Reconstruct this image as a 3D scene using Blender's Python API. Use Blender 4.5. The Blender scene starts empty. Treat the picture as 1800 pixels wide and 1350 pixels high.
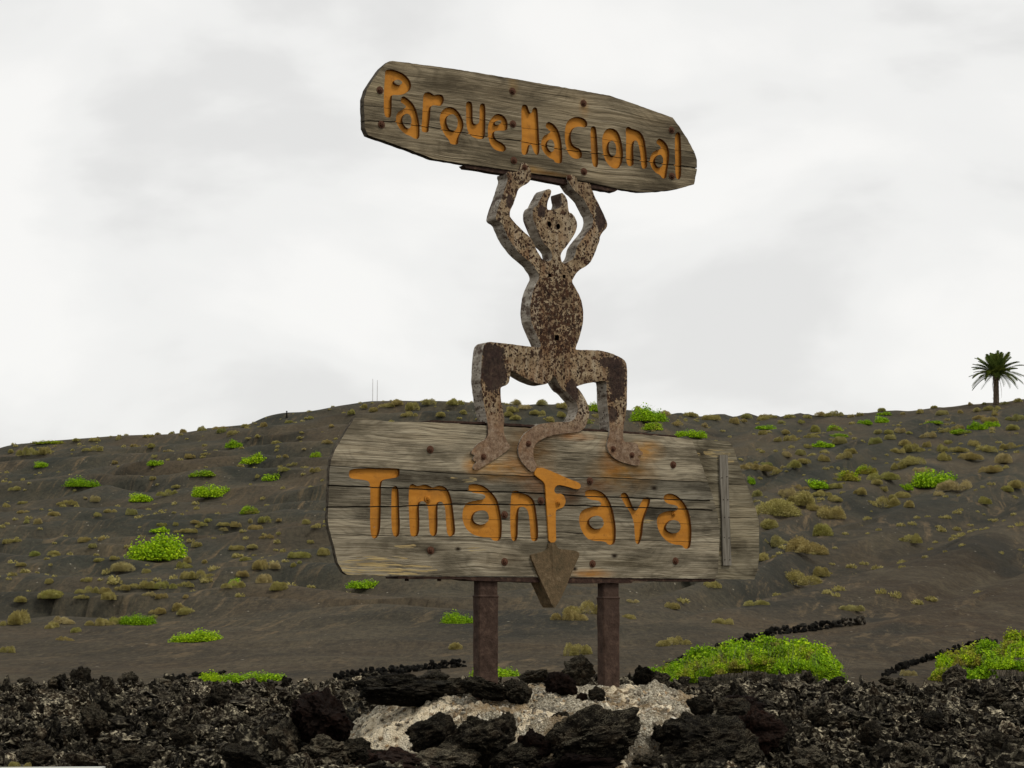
import bpy, bmesh, math, random
import numpy as np
from mathutils import Vector, Matrix, Euler
from mathutils.geometry import tessellate_polygon
random.seed(7); rng = np.random.default_rng(7)
S = bpy.context.scene
C = S.collection
R = math.radians

# ------------------------------------------------------------------ camera, sky, sun, exposure
F = 3600.0                                   # focal length in photograph pixels (photograph is 1800 wide)
PITCH = math.atan(405 / F)
cam = bpy.data.cameras.new('camera'); camo = bpy.data.objects.new('camera', cam); C.objects.link(camo)
cam.sensor_width = 36; cam.lens = 36 * F / 1800; cam.clip_start = .1; cam.clip_end = 3000
camo.location = (0, 0, 0); camo.rotation_euler = (math.pi/2 + PITCH, 0, 0)
S.camera = camo
S.render.resolution_x, S.render.resolution_y = 1024, 768
SUN_EL, SUN_AZ = R(52), R(62)                # azimuth measured from behind the camera towards the right
world = bpy.data.worlds.new('World'); S.world = world; world.use_nodes = True
wn = world.node_tree.nodes; wl = world.node_tree.links; wn.clear()
def wnode(t, **k):
    n = wn.new(t)
    for a, b in k.items(): setattr(n, a, b)
    return n
w_out = wnode('ShaderNodeOutputWorld')
sky = wnode('ShaderNodeTexSky', sky_type='NISHITA', sun_disc=False, sun_elevation=SUN_EL, sun_rotation=math.pi - SUN_AZ)
b_sky = wnode('ShaderNodeBackground'); b_sky.inputs[1].default_value = .1
wl.new(sky.outputs[0], b_sky.inputs[0])
tc = wnode('ShaderNodeTexCoord')
mp = wnode('ShaderNodeMapping'); mp.inputs['Scale'].default_value = (4.2, 4.2, 8.5); mp.inputs['Location'].default_value = (.55, .2, .35)
wl.new(tc.outputs['Generated'], mp.inputs[0])
nz = wnode('ShaderNodeTexNoise'); nz.inputs['Scale'].default_value = 1.3; nz.inputs['Detail'].default_value = 7
nz.inputs['Roughness'].default_value = .47; nz.inputs['Distortion'].default_value = .25
wl.new(mp.outputs[0], nz.inputs[0])
cr = wnode('ShaderNodeValToRGB'); cr.color_ramp.interpolation = 'EASE'
e = cr.color_ramp.elements; e[0].position = .36; e[0].color = (.80, .795, .78, 1); e[1].position = .58; e[1].color = (.97, .96, .935, 1)
el = e.new(.47); el.color = (.905, .90, .88, 1)
wl.new(nz.outputs[0], cr.inputs[0])
b_cl = wnode('ShaderNodeBackground'); b_cl.inputs[1].default_value = 1.0
wl.new(cr.outputs[0], b_cl.inputs[0])
mx = wnode('ShaderNodeMixShader'); mx.inputs[0].default_value = .95
wl.new(b_sky.outputs[0], mx.inputs[1]); wl.new(b_cl.outputs[0], mx.inputs[2]); wl.new(mx.outputs[0], w_out.inputs[0])
sun = bpy.data.lights.new('sun', 'SUN'); sun.energy = 1.5; sun.angle = R(11); sun.color = (1, .95, .87)
suno = bpy.data.objects.new('sun', sun); C.objects.link(suno)
sd = Vector((math.sin(SUN_AZ)*math.cos(SUN_EL), -math.cos(SUN_AZ)*math.cos(SUN_EL), math.sin(SUN_EL)))
suno.rotation_euler = sd.to_track_quat('Z', 'Y').to_euler(); suno.location = (5, -5, 12)
S.view_settings.view_transform = 'Standard'; S.view_settings.look = 'None'
S.view_settings.exposure = 0; S.view_settings.gamma = 1; S.view_settings.use_curve_mapping = False

# ------------------------------------------------------------------ helpers
def ray(px, py):
    dx = (px - 900) / F; v = (675 - py) / F
    return Vector((dx, math.cos(PITCH) - v*math.sin(PITCH), math.sin(PITCH) + v*math.cos(PITCH)))
def at(px, py, d):                            # the place seen at that pixel, d metres out
    r = ray(px, py); return r * (d / r.y)
def tan_of(row):
    v = (675 - np.asarray(row, float)) / F
    return (math.sin(PITCH) + v*math.cos(PITCH)) / (math.cos(PITCH) - v*math.sin(PITCH))
def project(p):
    f = p[1]*math.cos(PITCH) + p[2]*math.sin(PITCH); u = -p[1]*math.sin(PITCH) + p[2]*math.cos(PITCH)
    return 900 + F*p[0]/f, 675 - F*u/f
_L = rng.random((256, 256))
def vnoise(x, y):
    x = np.asarray(x, float); y = np.asarray(y, float)
    xi = np.floor(x).astype(int); yi = np.floor(y).astype(int); fx = x - xi; fy = y - yi
    fx = fx*fx*fx*(fx*(fx*6-15)+10); fy = fy*fy*fy*(fy*(fy*6-15)+10)
    a = _L[xi & 255, yi & 255]; b = _L[(xi+1) & 255, yi & 255]; c = _L[xi & 255, (yi+1) & 255]; d = _L[(xi+1) & 255, (yi+1) & 255]
    return (a*(1-fx)+b*fx)*(1-fy) + (c*(1-fx)+d*fx)*fy
def fbm(x, y, o=4, g=.5):
    s = 0; a = 1; t = 0
    for i in range(o):
        s = s + a*vnoise(x*2**i + 17.3*i, y*2**i + 5.1*i); t += a; a *= g
    return s/t
def npmesh(name, V, Fc, mat, smooth=False, mats=None, midx=None):
    V = np.asarray(V, np.float32); Fc = np.asarray(Fc, np.int32); k = Fc.shape[1]
    m = bpy.data.meshes.new(name)
    m.vertices.add(len(V)); m.vertices.foreach_set('co', V.ravel())
    m.loops.add(Fc.size); m.loops.foreach_set('vertex_index', Fc.ravel())
    m.polygons.add(len(Fc)); m.polygons.foreach_set('loop_start', np.arange(0, Fc.size, k, dtype=np.int32))
    m.polygons.foreach_set('loop_total', np.full(len(Fc), k, np.int32))
    m.polygons.foreach_set('use_smooth', np.full(len(Fc), smooth, bool))
    m.materials.append(mat)
    m.update(calc_edges=True); m.validate()
    return m
def link(name, data, parent=None, loc=None, rot=None, scale=None):
    o = bpy.data.objects.new(name, data); C.objects.link(o)
    if parent is not None: o.parent = parent
    if loc is not None: o.location = loc
    if rot is not None: o.rotation_euler = rot
    if scale is not None: o.scale = scale
    return o
def tag(o, label=None, cat=None, group=None, kind=None):
    if label: o['label'] = label
    if cat: o['category'] = cat
    if group: o['group'] = group
    if kind: o['kind'] = kind
    return o
def chaikin(P, n=2, closed=True):
    for _ in range(n):
        Q = []; m = len(P)
        for i in range(m if closed else m-1):
            a = P[i]; b = P[(i+1) % m]
            Q += [(.75*a[0]+.25*b[0], .75*a[1]+.25*b[1]), (.25*a[0]+.75*b[0], .25*a[1]+.75*b[1])]
        P = Q
    return P
def densify(P, step, jit=0, seed=1):
    r = random.Random(seed); Q = []; m = len(P)
    for i in range(m):
        a = P[i]; b = P[(i+1) % m]; L = math.hypot(b[0]-a[0], b[1]-a[1]); k = max(1, int(L/step))
        for j in range(k):
            t = j/k; Q.append((a[0]+(b[0]-a[0])*t + r.uniform(-jit, jit), a[1]+(b[1]-a[1])*t + r.uniform(-jit, jit)))
    return Q
def area(P): return sum(P[i][0]*P[(i+1) % len(P)][1] - P[(i+1) % len(P)][0]*P[i][1] for i in range(len(P)))/2
def clean(P, eps=2e-5):
    Q = []
    for p in P:
        if not Q or math.hypot(p[0]-Q[-1][0], p[1]-Q[-1][1]) > eps: Q.append(p)
    if math.hypot(Q[0][0]-Q[-1][0], Q[0][1]-Q[-1][1]) <= eps: Q.pop()
    return Q
def prism(contours, y0, y1, bm=None):
    """closed prism of a contour with holes in the X-Z plane, from depth y0 (front) to y1 (back)"""
    bm = bm or bmesh.new()
    cs = []
    for i, P in enumerate(contours):
        P = clean(P); a = area(P)
        if (a > 0) != (i == 0): P = P[::-1]
        cs.append(P)
    fr = []; bk = []
    for P in cs:
        f = [bm.verts.new((x, y0, z)) for x, z in P]; b = [bm.verts.new((x, y1, z)) for x, z in P]
        n = len(P)
        for i in range(n):
            j = (i+1) % n
            bm.faces.new((f[i], b[i], b[j], f[j]))
        fr += f; bk += b
    for t in tessellate_polygon([[Vector((x, z, 0)) for x, z in P] for P in cs]):
        a, b, c = t
        v = [fr[q].co for q in t]
        nrm = (v[1]-v[0]).cross(v[2]-v[0])
        if nrm.y > 0: a, b, c = a, c, b
        try: bm.faces.new((fr[a], fr[b], fr[c]))
        except ValueError: pass
        try: bm.faces.new((bk[a], bk[c], bk[b]))
        except ValueError: pass
    return bm
def bm_obj(name, bm, mat, parent=None, link_it=True):
    bmesh.ops.recalc_face_normals(bm, faces=bm.faces[:])
    m = bpy.data.meshes.new(name); bm.to_mesh(m); bm.free()
    if mat: m.materials.append(mat)
    o = bpy.data.objects.new(name, m); C.objects.link(o)
    if parent: o.parent = parent
    return o
def boolean(o, cutter, op, transfer=False):
    md = o.modifiers.new('b', 'BOOLEAN'); md.operation = op; md.object = cutter; md.solver = 'EXACT'
    if transfer: md.material_mode = 'TRANSFER'
    dg = bpy.context.evaluated_depsgraph_get(); dg.update()
    m = bpy.data.meshes.new_from_object(o.evaluated_get(dg))
    o.modifiers.clear(); old = o.data; o.data = m; m.name = old.name + '_cut'
    return o
def kill(o):
    d = o.data; bpy.data.objects.remove(o); bpy.data.meshes.remove(d)

class Mt:                                     # small node-building language
    def __init__(s, name):
        s.m = bpy.data.materials.new(name); s.m.use_nodes = True; s.nt = s.m.node_tree; s.n = s.nt.nodes; s.n.clear()
        s.out = s.n.new('ShaderNodeOutputMaterial'); s.tc = s.n.new('ShaderNodeTexCoord')
        s.obj = s.tc.outputs['Object']
        s.b = s.n.new('ShaderNodeBsdfPrincipled'); s.nt.links.new(s.b.outputs[0], s.out.inputs[0])
    def put(s, sock, v):
        if isinstance(v, bpy.types.NodeSocket): s.nt.links.new(v, sock)
        elif isinstance(v, (tuple, list)) and len(v) == 3 and sock.type == 'RGBA': sock.default_value = (*v, 1)
        else: sock.default_value = v
    def map(s, vec, scale=(1, 1, 1), rot=(0, 0, 0), loc=(0, 0, 0)):
        n = s.n.new('ShaderNodeMapping'); s.put(n.inputs[0], vec); n.inputs['Scale'].default_value = scale
        n.inputs['Rotation'].default_value = rot; n.inputs['Location'].default_value = loc; return n.outputs[0]
    def noise(s, vec, scale=1, detail=4, rough=.5, dist=0):
        n = s.n.new('ShaderNodeTexNoise'); s.put(n.inputs['Vector'], vec); s.put(n.inputs['Scale'], scale)
        n.inputs['Detail'].default_value = detail; n.inputs['Roughness'].default_value = rough; n.inputs['Distortion'].default_value = dist
        return n.outputs[0]
    def voro(s, vec, scale=1, feature='F1', rnd=1, out=0):
        n = s.n.new('ShaderNodeTexVoronoi'); n.feature = feature; s.put(n.inputs['Vector'], vec); s.put(n.inputs['Scale'], scale)
        n.inputs['Randomness'].default_value = rnd; return n.outputs[out]
    def math(s, op, a, b=0, c=None):
        n = s.n.new('ShaderNodeMath'); n.operation = op; s.put(n.inputs[0], a); s.put(n.inputs[1], b)
        if c is not None: s.put(n.inputs[2], c)
        return n.outputs[0]
    def ramp(s, f, pts, interp='LINEAR'):
        n = s.n.new('ShaderNodeValToRGB'); s.put(n.inputs[0], f); r = n.color_ramp; r.interpolation = interp
        while len(r.elements) < len(pts): r.elements.new(.5)
        for e, (p, c) in zip(r.elements, pts):
            e.position = p; e.color = (c, c, c, 1) if isinstance(c, (int, float)) else (*c, 1)
        return n.outputs[0]
    def mix(s, f, a, b, mode='MIX'):
        n = s.n.new('ShaderNodeMix'); n.data_type = 'RGBA'; n.blend_type = mode
        s.put(n.inputs[0], f); s.put(n.inputs[6], a); s.put(n.inputs[7], b); return n.outputs[2]
    def rng(s, v, a, b, c=0, d=1):
        n = s.n.new('ShaderNodeMapRange'); s.put(n.inputs[0], v)
        for i, q in enumerate((a, b, c, d)): n.inputs[i+1].default_value = q
        return n.outputs[0]
    def sep(s, v): n = s.n.new('ShaderNodeSeparateXYZ'); s.put(n.inputs[0], v); return n.outputs
    def comb(s, x, y, z):
        n = s.n.new('ShaderNodeCombineXYZ'); s.put(n.inputs[0], x); s.put(n.inputs[1], y); s.put(n.inputs[2], z); return n.outputs[0]
    def vadd(s, a, b): n = s.n.new('ShaderNodeVectorMath'); s.put(n.inputs[0], a); s.put(n.inputs[1], b); return n.outputs[0]
    def spot(s, vec, c, r):                   # 1 in the middle of an ellipsoid, 0 at its edge
        q = s.map(vec, scale=(1/r[0], 1/r[1], 1/r[2]), loc=(-c[0]/r[0], -c[1]/r[1], -c[2]/r[2]))
        n = s.n.new('ShaderNodeVectorMath'); n.operation = 'LENGTH'; s.put(n.inputs[0], q)
        return s.rng(n.outputs['Value'], 1, .25, 0, 1)
    def info(s, k='Random'): return s.n.new('ShaderNodeObjectInfo').outputs[k]
    def geo(s, k): return s.n.new('ShaderNodeNewGeometry').outputs[k]
    def bump(s, h, st=.5, dist=.01, nrm=None):
        n = s.n.new('ShaderNodeBump'); n.inputs['Strength'].default_value = st; n.inputs['Distance'].default_value = dist
        s.put(n.inputs['Height'], h)
        if nrm is not None: s.put(n.inputs['Normal'], nrm)
        return n.outputs[0]
    def fin(s, col, rough=.8, nrm=None, spec=.3, metal=0):
        s.put(s.b.inputs['Base Color'], col); s.put(s.b.inputs['Roughness'], rough); s.put(s.b.inputs['Specular IOR Level'], spec*.3)
        s.put(s.b.inputs['Metallic'], metal)
        if nrm is not None: s.put(s.b.inputs['Normal'], nrm)
        return s.m

# ------------------------------------------------------------------ sign plane
TH = R(33); SG_D = 10.9
O = at(970, 1080, SG_D)
ax = Vector((math.cos(TH), math.sin(TH), 0)); nn = Vector((-math.sin(TH), math.cos(TH), 0))
def sp(px, py, off=0.0):                      # pixel -> (along, up) on the sign plane pushed off metres back
    r = ray(px, py); t = (O.dot(nn) + off) / r.dot(nn); P = r*t - O
    return (P.dot(ax), P.z)
ZT = {1: (620, 90, 5.625), 2: (920, 130, 5.625), 3: (820, 280, 6.0), 4: (800, 460, 5.294), 5: (800, 640, 5.0),
      6: (560, 720, 5.625), 7: (800, 800, 5.625), 8: (1040, 760, 4.822), 9: (560, 900, 5.625), 10: (800, 940, 5.0)}
def zc(k, x, y): a, b, s = ZT[k]; return (x/s + a, y/s + b)
def zp(k, pts): return [zc(k, x, y) for x, y in pts]
def spl(pts, off=0.0): return [sp(x, y, off) for x, y in pts]

# ------------------------------------------------------------------ terrain functions
SKX = np.array([-2600, -900, 0, 100, 200, 300, 400, 500, 600, 700, 770, 900, 1000, 1100, 1200, 1300, 1400, 1500, 1600, 1700, 1800, 2500, 4500])
SKY = np.array([900, 850, 789, 779, 771, 761, 749, 730, 715, 705, 700, 706, 710, 721, 727, 731, 730, 727, 721, 712, 702, 660, 640])
def terrain(x, y):
    x = np.asarray(x, float); y = np.asarray(y, float)
    ys = np.maximum(y, 1e-3); px = 900 + x/ys*F
    px = np.clip(px, -2600, 4500)
    r1 = np.interp(px, SKX, SKY); r0 = 1199 + 0*px
    t = np.clip((y - 30)/130, 0, 1.0); h = 1.35*t - .35*t*t
    y0_ = y; y = np.maximum(y, 1e-3); z = y * tan_of(r0 + (r1 - r0)*h)
    zr = 160 * tan_of(r1)
    z = np.where(y > 160, zr - (y-160)*.10 - np.minimum((y-160)**2*.0006, 30), z)
    zf = -1.15 + 0*y
    k = np.clip((y - 27)/5, 0, 1); k = k*k*(3-2*k)
    z = zf*(1-k) + z*k
    slant = np.clip((x/ys + .02)*6, -.15, 1)
    q = y - 2.1*slant*x + 3*fbm(x/14, y/14, 2)
    m = fbm(x/11 + 3, q/5.5, 3, .45) - .5
    m2 = np.abs(fbm(x/7 + 31, q/4.2 + 9, 2) - .5)*2
    amp = np.clip((y - 30)/55, 0, 1)*np.clip((175-y)/50, .3, 1)
    m3 = np.abs(fbm(x/4.2 + 7, q/2.6 + 3, 2) - .5)*2
    ph = q/7.4 + 1.5*(fbm(x/26+5, y/26, 2)-.5) ; row = np.floor(ph)
    ph = ph + .34*np.abs(np.sin(np.pi*(x/9.5 + .5*(row % 2) + .35*np.sin(row*2.3)))) ; fr = ph - np.floor(ph)
    saw = np.where(fr < .36, fr/.36, (1-fr)/.64); saw = saw*saw*(3-2*saw)
    z = z + np.clip((y-48)/25, 0, 1)*np.clip((185-y)/50, .25, 1)*(saw-.5)*(.90 - .62*np.clip(slant, 0, 1))*(.5 + vnoise(x/17+2, y/13))
    z = z + amp*(1 - .45*np.clip(slant, 0, 1))*(m*1.2 - m2*.55 - m3*.10 + .15) + np.clip(slant, 0, 1)*np.clip((y-34)/30, 0, 1)*np.clip((170-y)/60, .2, 1)*.26*np.sin(q/2.3 + 3*fbm(x/9, y/9, 2)) + np.clip((y-29)/10, 0, 1)*(fbm(x/2.2, y/2.2, 2)-.5)*.10
    return z
def lava(x, y):
    b = np.interp(y, [0, 5.5, 7.6, 9, 12, 26, 29, 31.5], [-1.4, -.92, -.72, -.76, -.84, -1.00, -1.07, -1.28])
    return b + (fbm(x*1.1+9, y*.9, 3)-.5)*.26 + (fbm(x*6, y*6, 3)-.5)*.12
def hit(px, py, y0=28.0, y1=175.0):           # where the ray of a pixel meets the hill
    r = ray(px, py); ys = np.arange(y0, y1, .2); zz = terrain(r.x/r.y*ys, ys); rz = r.z/r.y*ys
    k = np.nonzero(zz >= rz)[0]
    if len(k) == 0: return None
    y = ys[k[0]]; return Vector((r.x/r.y*y, y, float(terrain(r.x/r.y*y, y))))

# ------------------------------------------------------------------ materials
def rock_mat(name, lo, hi, brown, tops, topamt=.5, scale=1.0, island=False):
    m = Mt(name); v = m.obj
    rnd = m.geo('Random Per Island') if island else m.info()
    v2 = m.vadd(v, m.comb(m.math('MULTIPLY', rnd, 7), m.math('MULTIPLY', rnd, 3), 0))
    n1 = m.noise(v2, 9*scale, 8, .68); n2 = m.noise(v2, 42*scale, 6, .7); n3 = m.noise(v2, 2.5*scale, 3)
    c = m.ramp(n1, [(.35, lo), (.68, hi)])
    c = m.mix(m.rng(n3, .5, .7, 0, .65), c, brown)
    gx = m.sep(m.geo('Normal'))
    lit_tops = m.math('MULTIPLY', m.ramp(n2, [(.47, 0), (.60, 1)]), m.rng(m.noise(v2, 5*scale, 4, .6), .38, .58, .12, topamt))
    lit_tops = m.math('MULTIPLY', lit_tops, m.rng(gx[2], -.1, .8, .15, 1))   # pale highlights painted on upward faces, as if lit
    c = m.mix(lit_tops, c, tops)
    c = m.mix(1, c, m.ramp(rnd, [(0, .35), (.6, .95), (1, 2.2)]), 'MULTIPLY')
    vo = m.voro(v2, 55*scale)
    h = m.math('ADD', m.math('MULTIPLY', n2, .6), m.math('ADD', n1, m.math('MULTIPLY', vo, .35)))
    return m.fin(c, .85, m.bump(h, 1.0, .035/scale), .2)
M = {}
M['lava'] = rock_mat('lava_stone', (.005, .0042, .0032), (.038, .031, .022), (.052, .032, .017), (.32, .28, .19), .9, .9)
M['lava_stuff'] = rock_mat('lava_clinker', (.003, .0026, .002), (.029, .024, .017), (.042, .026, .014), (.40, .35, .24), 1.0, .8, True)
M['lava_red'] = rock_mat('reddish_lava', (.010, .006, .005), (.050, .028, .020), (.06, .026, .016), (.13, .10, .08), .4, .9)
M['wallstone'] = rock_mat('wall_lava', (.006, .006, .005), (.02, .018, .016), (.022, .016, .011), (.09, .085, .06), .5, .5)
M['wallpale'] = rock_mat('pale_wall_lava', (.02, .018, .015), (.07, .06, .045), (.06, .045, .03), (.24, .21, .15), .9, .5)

def ash():
    m = Mt('volcanic_ash'); v = m.obj
    n1 = m.noise(v, .11, 4, .55); n2 = m.noise(v, .9, 5, .6)
    g = m.noise(v, 14, 4, .7)
    c = m.ramp(n1, [(.36, (.031, .034, .027)), (.50, (.050, .048, .036)), (.64, (.074, .058, .038))])
    nf = m.sep(m.obj)
    c = m.mix(m.rng(nf[1], 75, 38, 0, .6), c, (.056, .039, .022))     # the foot of the slope is browner earth
    right = m.math('MULTIPLY', m.rng(m.math('SUBTRACT', nf[0], m.math('MULTIPLY', nf[1], .105)), 0, 6, 0, .75), m.rng(nf[1], 110, 70, 0, 1)); c = m.mix(right, c, (.044, .030, .018))
    c = m.mix(m.rng(n2, .48, .72, 0, .5), c, (.080, .066, .044))
    du = m.noise(m.map(v, (.20, .11, .3)), 1, 6, .62, .8); c = m.mix(m.rng(du, .50, .66, 0, .7), c, (.088, .073, .047)); c = m.mix(m.rng(du, .46, .34, 0, .65), c, (.020, .0215, .018))
    wr = m.math('ADD', 0, 0)
    sx = m.math('SUBTRACT', nf[1], m.math('MULTIPLY', nf[0], 3.1))
    st = m.noise(m.comb(m.math('MULTIPLY', nf[0], 1.1), m.math('MULTIPLY', sx, .42), 0), 1.0, 9, .75, .5)
    c = m.mix(m.math('MULTIPLY', m.rng(st, .53, .66, 0, .95), m.rng(m.noise(m.map(v, (.16, .05, .1)), 1, 3), .42, .58, 0, 1)), c, (.15, .108, .060))
    gr = m.noise(m.map(v, (9, 1.6, 6)), 1, 6, .8); nearf = m.rng(nf[1], 95, 40, .25, 1); c = m.mix(m.math('MULTIPLY', nearf, m.rng(gr, .52, .68, 0, .5)), c, (.125, .100, .062)); c = m.mix(m.math('MULTIPLY', nearf, m.rng(gr, .48, .36, 0, .6)), c, (.016, .015, .012))
    c = m.mix(m.math('MULTIPLY', nearf, m.rng(g, .60, .76, 0, .5)), c, (.15, .12, .08))
    c = m.mix(m.rng(m.noise(v, 5, 3, .6), .55, .4, 0, .35), c, (.022, .020, .017))
    vo = m.voro(v, 1.6); c = m.mix(m.math('MULTIPLY', m.math('LESS_THAN', vo, .055), .8), c, (.30, .27, .21))
    vo2 = m.voro(v, 4.2); c = m.mix(m.math('MULTIPLY', m.math('LESS_THAN', vo2, .10), m.math('MULTIPLY', m.rng(m.noise(v, .3, 3), .5, .6), .6)), c, (.20, .165, .12))
    h = m.math('ADD', m.math('MULTIPLY', n2, 1.2), m.math('ADD', m.math('MULTIPLY', g, .25), m.math('MULTIPLY', m.noise(v, 4, 4, .6), .5)))
    return m.fin(c, .95, m.bump(h, .7, .14), .15)
M['ash'] = ash()

def wood(name, ang=0.0, tint=(1, 1, 1), stains=(), splinters=(), darks=(), knots=()):
    m = Mt(name); rnd = m.info()
    v0 = m.map(m.obj, (1, 1, 1), (0, ang, 0))
    x, y, z = m.sep(v0)
    off = m.math('MULTIPLY', rnd, 13)
    lowv = m.comb(m.math('MULTIPLY', x, 1.7), off, m.math('MULTIPLY', z, 7))
    warp = m.noise(lowv, 1, 2, .5)
    zw = m.math('ADD', z, m.math('MULTIPLY', m.math('SUBTRACT', warp, .5), .065))
    g1 = m.noise(m.comb(m.math('MULTIPLY', x, 1.5), off, m.math('MULTIPLY', zw, 95)), 1, 9, .74)
    g2 = m.noise(m.comb(m.math('MULTIPLY', x, 5), off, m.math('MULTIPLY', zw, 300)), 1, 4, .6)
    pt = m.noise(m.comb(m.math('MULTIPLY', x, 2.1), off, m.math('MULTIPLY', z, 7.5)), 1, 6, .62)
    c = m.ramp(g1, [(.32, (.105, .087, .060)), (.46, (.235, .202, .145)), (.56, (.34, .30, .222)), (.70, (.50, .45, .35))])
    c = m.mix(m.rng(pt, .47, .60, 0, .8), c, m.ramp(g1, [(.3, (.030, .026, .019)), (.7, (.145, .125, .088))]))
    c = m.mix(m.rng(pt, .46, .30, 0, .5), c, m.ramp(g1, [(.3, (.22, .175, .11)), (.7, (.54, .465, .33))]))
    cath = m.noise(m.comb(m.math('MULTIPLY', x, 1.3), m.math('ADD', off, 9), m.math('MULTIPLY', z, 3.2)), 1, 2, .5)
    wv = m.math('SINE', m.math('MULTIPLY', m.math('ADD', m.math('MULTIPLY', z, .55), m.math('MULTIPLY', cath, .42)), 330))
    c = m.mix(m.math('MULTIPLY', m.rng(wv, .2, 1, 0, .26), m.rng(cath, .4, .6, .4, 1)), c, (.055, .043, .028))
    c = m.mix(m.ramp(g2, [(.34, .85), (.46, 0)]), c, (.035, .028, .018))
    c = m.mix(m.ramp(m.noise(m.comb(m.math('MULTIPLY', x, 2.2), m.math('ADD', off, 4), m.math('MULTIPLY', zw, 95)), 1, 3, .55), [(.29, .9), (.345, 0)]), c, (.016, .012, .009))
    c = m.mix(1, c, m.ramp(rnd, [(0, (.68*tint[0], .69*tint[1], .69*tint[2])), (1, (1.34*tint[0], 1.3*tint[1], 1.22*tint[2]))]), 'MULTIPLY')
    vz = m.obj; nrg = m.noise(m.comb(m.math('MULTIPLY', x, 9), off, m.math('MULTIPLY', z, 22)), 1, 5, .65)
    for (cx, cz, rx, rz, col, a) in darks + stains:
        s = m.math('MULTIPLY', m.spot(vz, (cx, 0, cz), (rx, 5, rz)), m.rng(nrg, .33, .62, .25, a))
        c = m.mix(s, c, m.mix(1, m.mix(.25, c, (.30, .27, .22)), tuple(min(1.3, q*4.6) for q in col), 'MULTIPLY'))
    for (cx, cz, rx, rz) in splinters:
        s = m.math('MULTIPLY', m.math('GREATER_THAN', m.spot(vz, (cx, 0, cz), (rx, 5, rz)), .12),
                   m.ramp(m.noise(m.comb(m.math('MULTIPLY', x, 6), 0, m.math('MULTIPLY', zw, 120)), 1, 4, .6), [(.50, 0), (.54, 1)]))
        c = m.mix(m.math('MULTIPLY', s, .85), c, m.ramp(g2, [(.3, (.28, .19, .07)), (.7, (.60, .47, .23))]))
    for (cx, cz, r) in knots:
        c = m.mix(m.spot(vz, (cx, 0, cz), (r*1.7, 5, r)), c, (.02, .013, .008))
    h = m.math('ADD', m.math('MULTIPLY', g1, 1.0), m.math('MULTIPLY', g2, .6))
    return m.fin(c, .82, m.bump(h, .75, .006), .25)

RUSTC = (.23, .135, .045)
def S_(px, py, wpx, hpx, col, a):
    x, z = sp(px, py); return (x, z, wpx/330/.84/2, hpx/330/2, col, a)
low_st = (S_(930, 800, 110, 150, (.17, .095, .035), .95), S_(880, 826, 150, 56, RUSTC, 1.0), S_(1000, 766, 110, 22, (.24, .11, .035), .8),
          S_(1095, 832, 150, 84, RUSTC, 1.0), S_(1136, 792, 84, 50, (.29, .165, .055), 1.0), S_(1075, 800, 60, 90, (.18, .10, .04), .8), S_(830, 815, 40, 46, RUSTC, .75),
          S_(945, 850, 70, 60, (.15, .07, .03), .7), S_(1045, 858, 90, 40, (.15, .075, .03), .75), S_(1040, 1008, 100, 22, (.30, .14, .03), .8), S_(1000, 870, 60, 60, (.10, .05, .025), .8))
low_dk = (S_(650, 905, 90, 30, (.03, .028, .024), .9), S_(940, 805, 80, 60, (.03, .035, .035), .7), S_(1160, 902, 300, 34, (.022, .02, .018), .95),
          S_(760, 840, 260, 30, (.045, .04, .034), .9), S_(700, 965, 260, 34, (.035, .03, .022), .85), S_(1110, 990, 200, 36, (.05, .045, .032), .7), S_(900, 985, 160, 40, (.045, .036, .025), .7))
def K_(px, py, r): x, z = sp(px, py); return (x, z, r/330)
def Sl(px, py, w, h): x, z = sp(px, py); return (x, z, w/330/.84/2, h/330/2)
M['wood_low'] = wood('weathered_board', R(0.2), (1, 1, 1), low_st, (Sl(645, 998, 130, 30), Sl(710, 1001, 120, 20), Sl(672, 981, 90, 8), Sl(712, 959, 40, 10), Sl(838, 966, 40, 8), Sl(815, 842, 50, 12), Sl(1205, 905, 26, 14), Sl(1140, 917, 26, 8)),
                     low_dk, (K_(757, 968, 8), K_(805, 965, 5), K_(1080, 977, 6), K_(1150, 858, 6), K_(1010, 1000, 5)))
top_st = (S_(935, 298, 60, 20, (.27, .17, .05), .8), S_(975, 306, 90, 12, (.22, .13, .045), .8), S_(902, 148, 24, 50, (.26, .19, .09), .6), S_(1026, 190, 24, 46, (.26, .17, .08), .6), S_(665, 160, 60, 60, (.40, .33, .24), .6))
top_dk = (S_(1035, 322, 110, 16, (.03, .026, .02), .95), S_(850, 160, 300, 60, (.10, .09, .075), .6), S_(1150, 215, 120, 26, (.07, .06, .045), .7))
_a, _b = sp(640, 213), sp(1222, 295); TANG = math.atan2(_b[1]-_a[1], _b[0]-_a[0])
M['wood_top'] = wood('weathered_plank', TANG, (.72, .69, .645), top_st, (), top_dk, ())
M['wood_rear'] = wood('rear_weathered_board', 0, (1.12, 1.09, 1.0), (), (Sl(1275, 795, 60, 16), Sl(1290, 808, 40, 12), Sl(1230, 797, 40, 14), Sl(1290, 972, 60, 6)), (S_(1250, 830, 60, 120, (.05, .043, .032), .8), S_(1300, 960, 80, 60, (.05, .043, .032), .6)), ())
def sidem():
    m = Mt('board_edge'); n = m.noise(m.map(m.obj, (6, 60, 60)), 1, 4, .6)
    return m.fin(m.ramp(n, [(.35, (.03, .024, .018)), (.7, (.13, .11, .08))]), .9)
M['wood_side'] = sidem()
def batten():
    m = Mt('batten_wood'); g = m.noise(m.map(m.obj, (120, 20, 6)), 1, 4, .6)
    return m.fin(m.ramp(g, [(.3, (.09, .078, .06)), (.7, (.27, .245, .20))]), .85, m.bump(g, .5, .004))
M['batten'] = batten()
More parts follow.
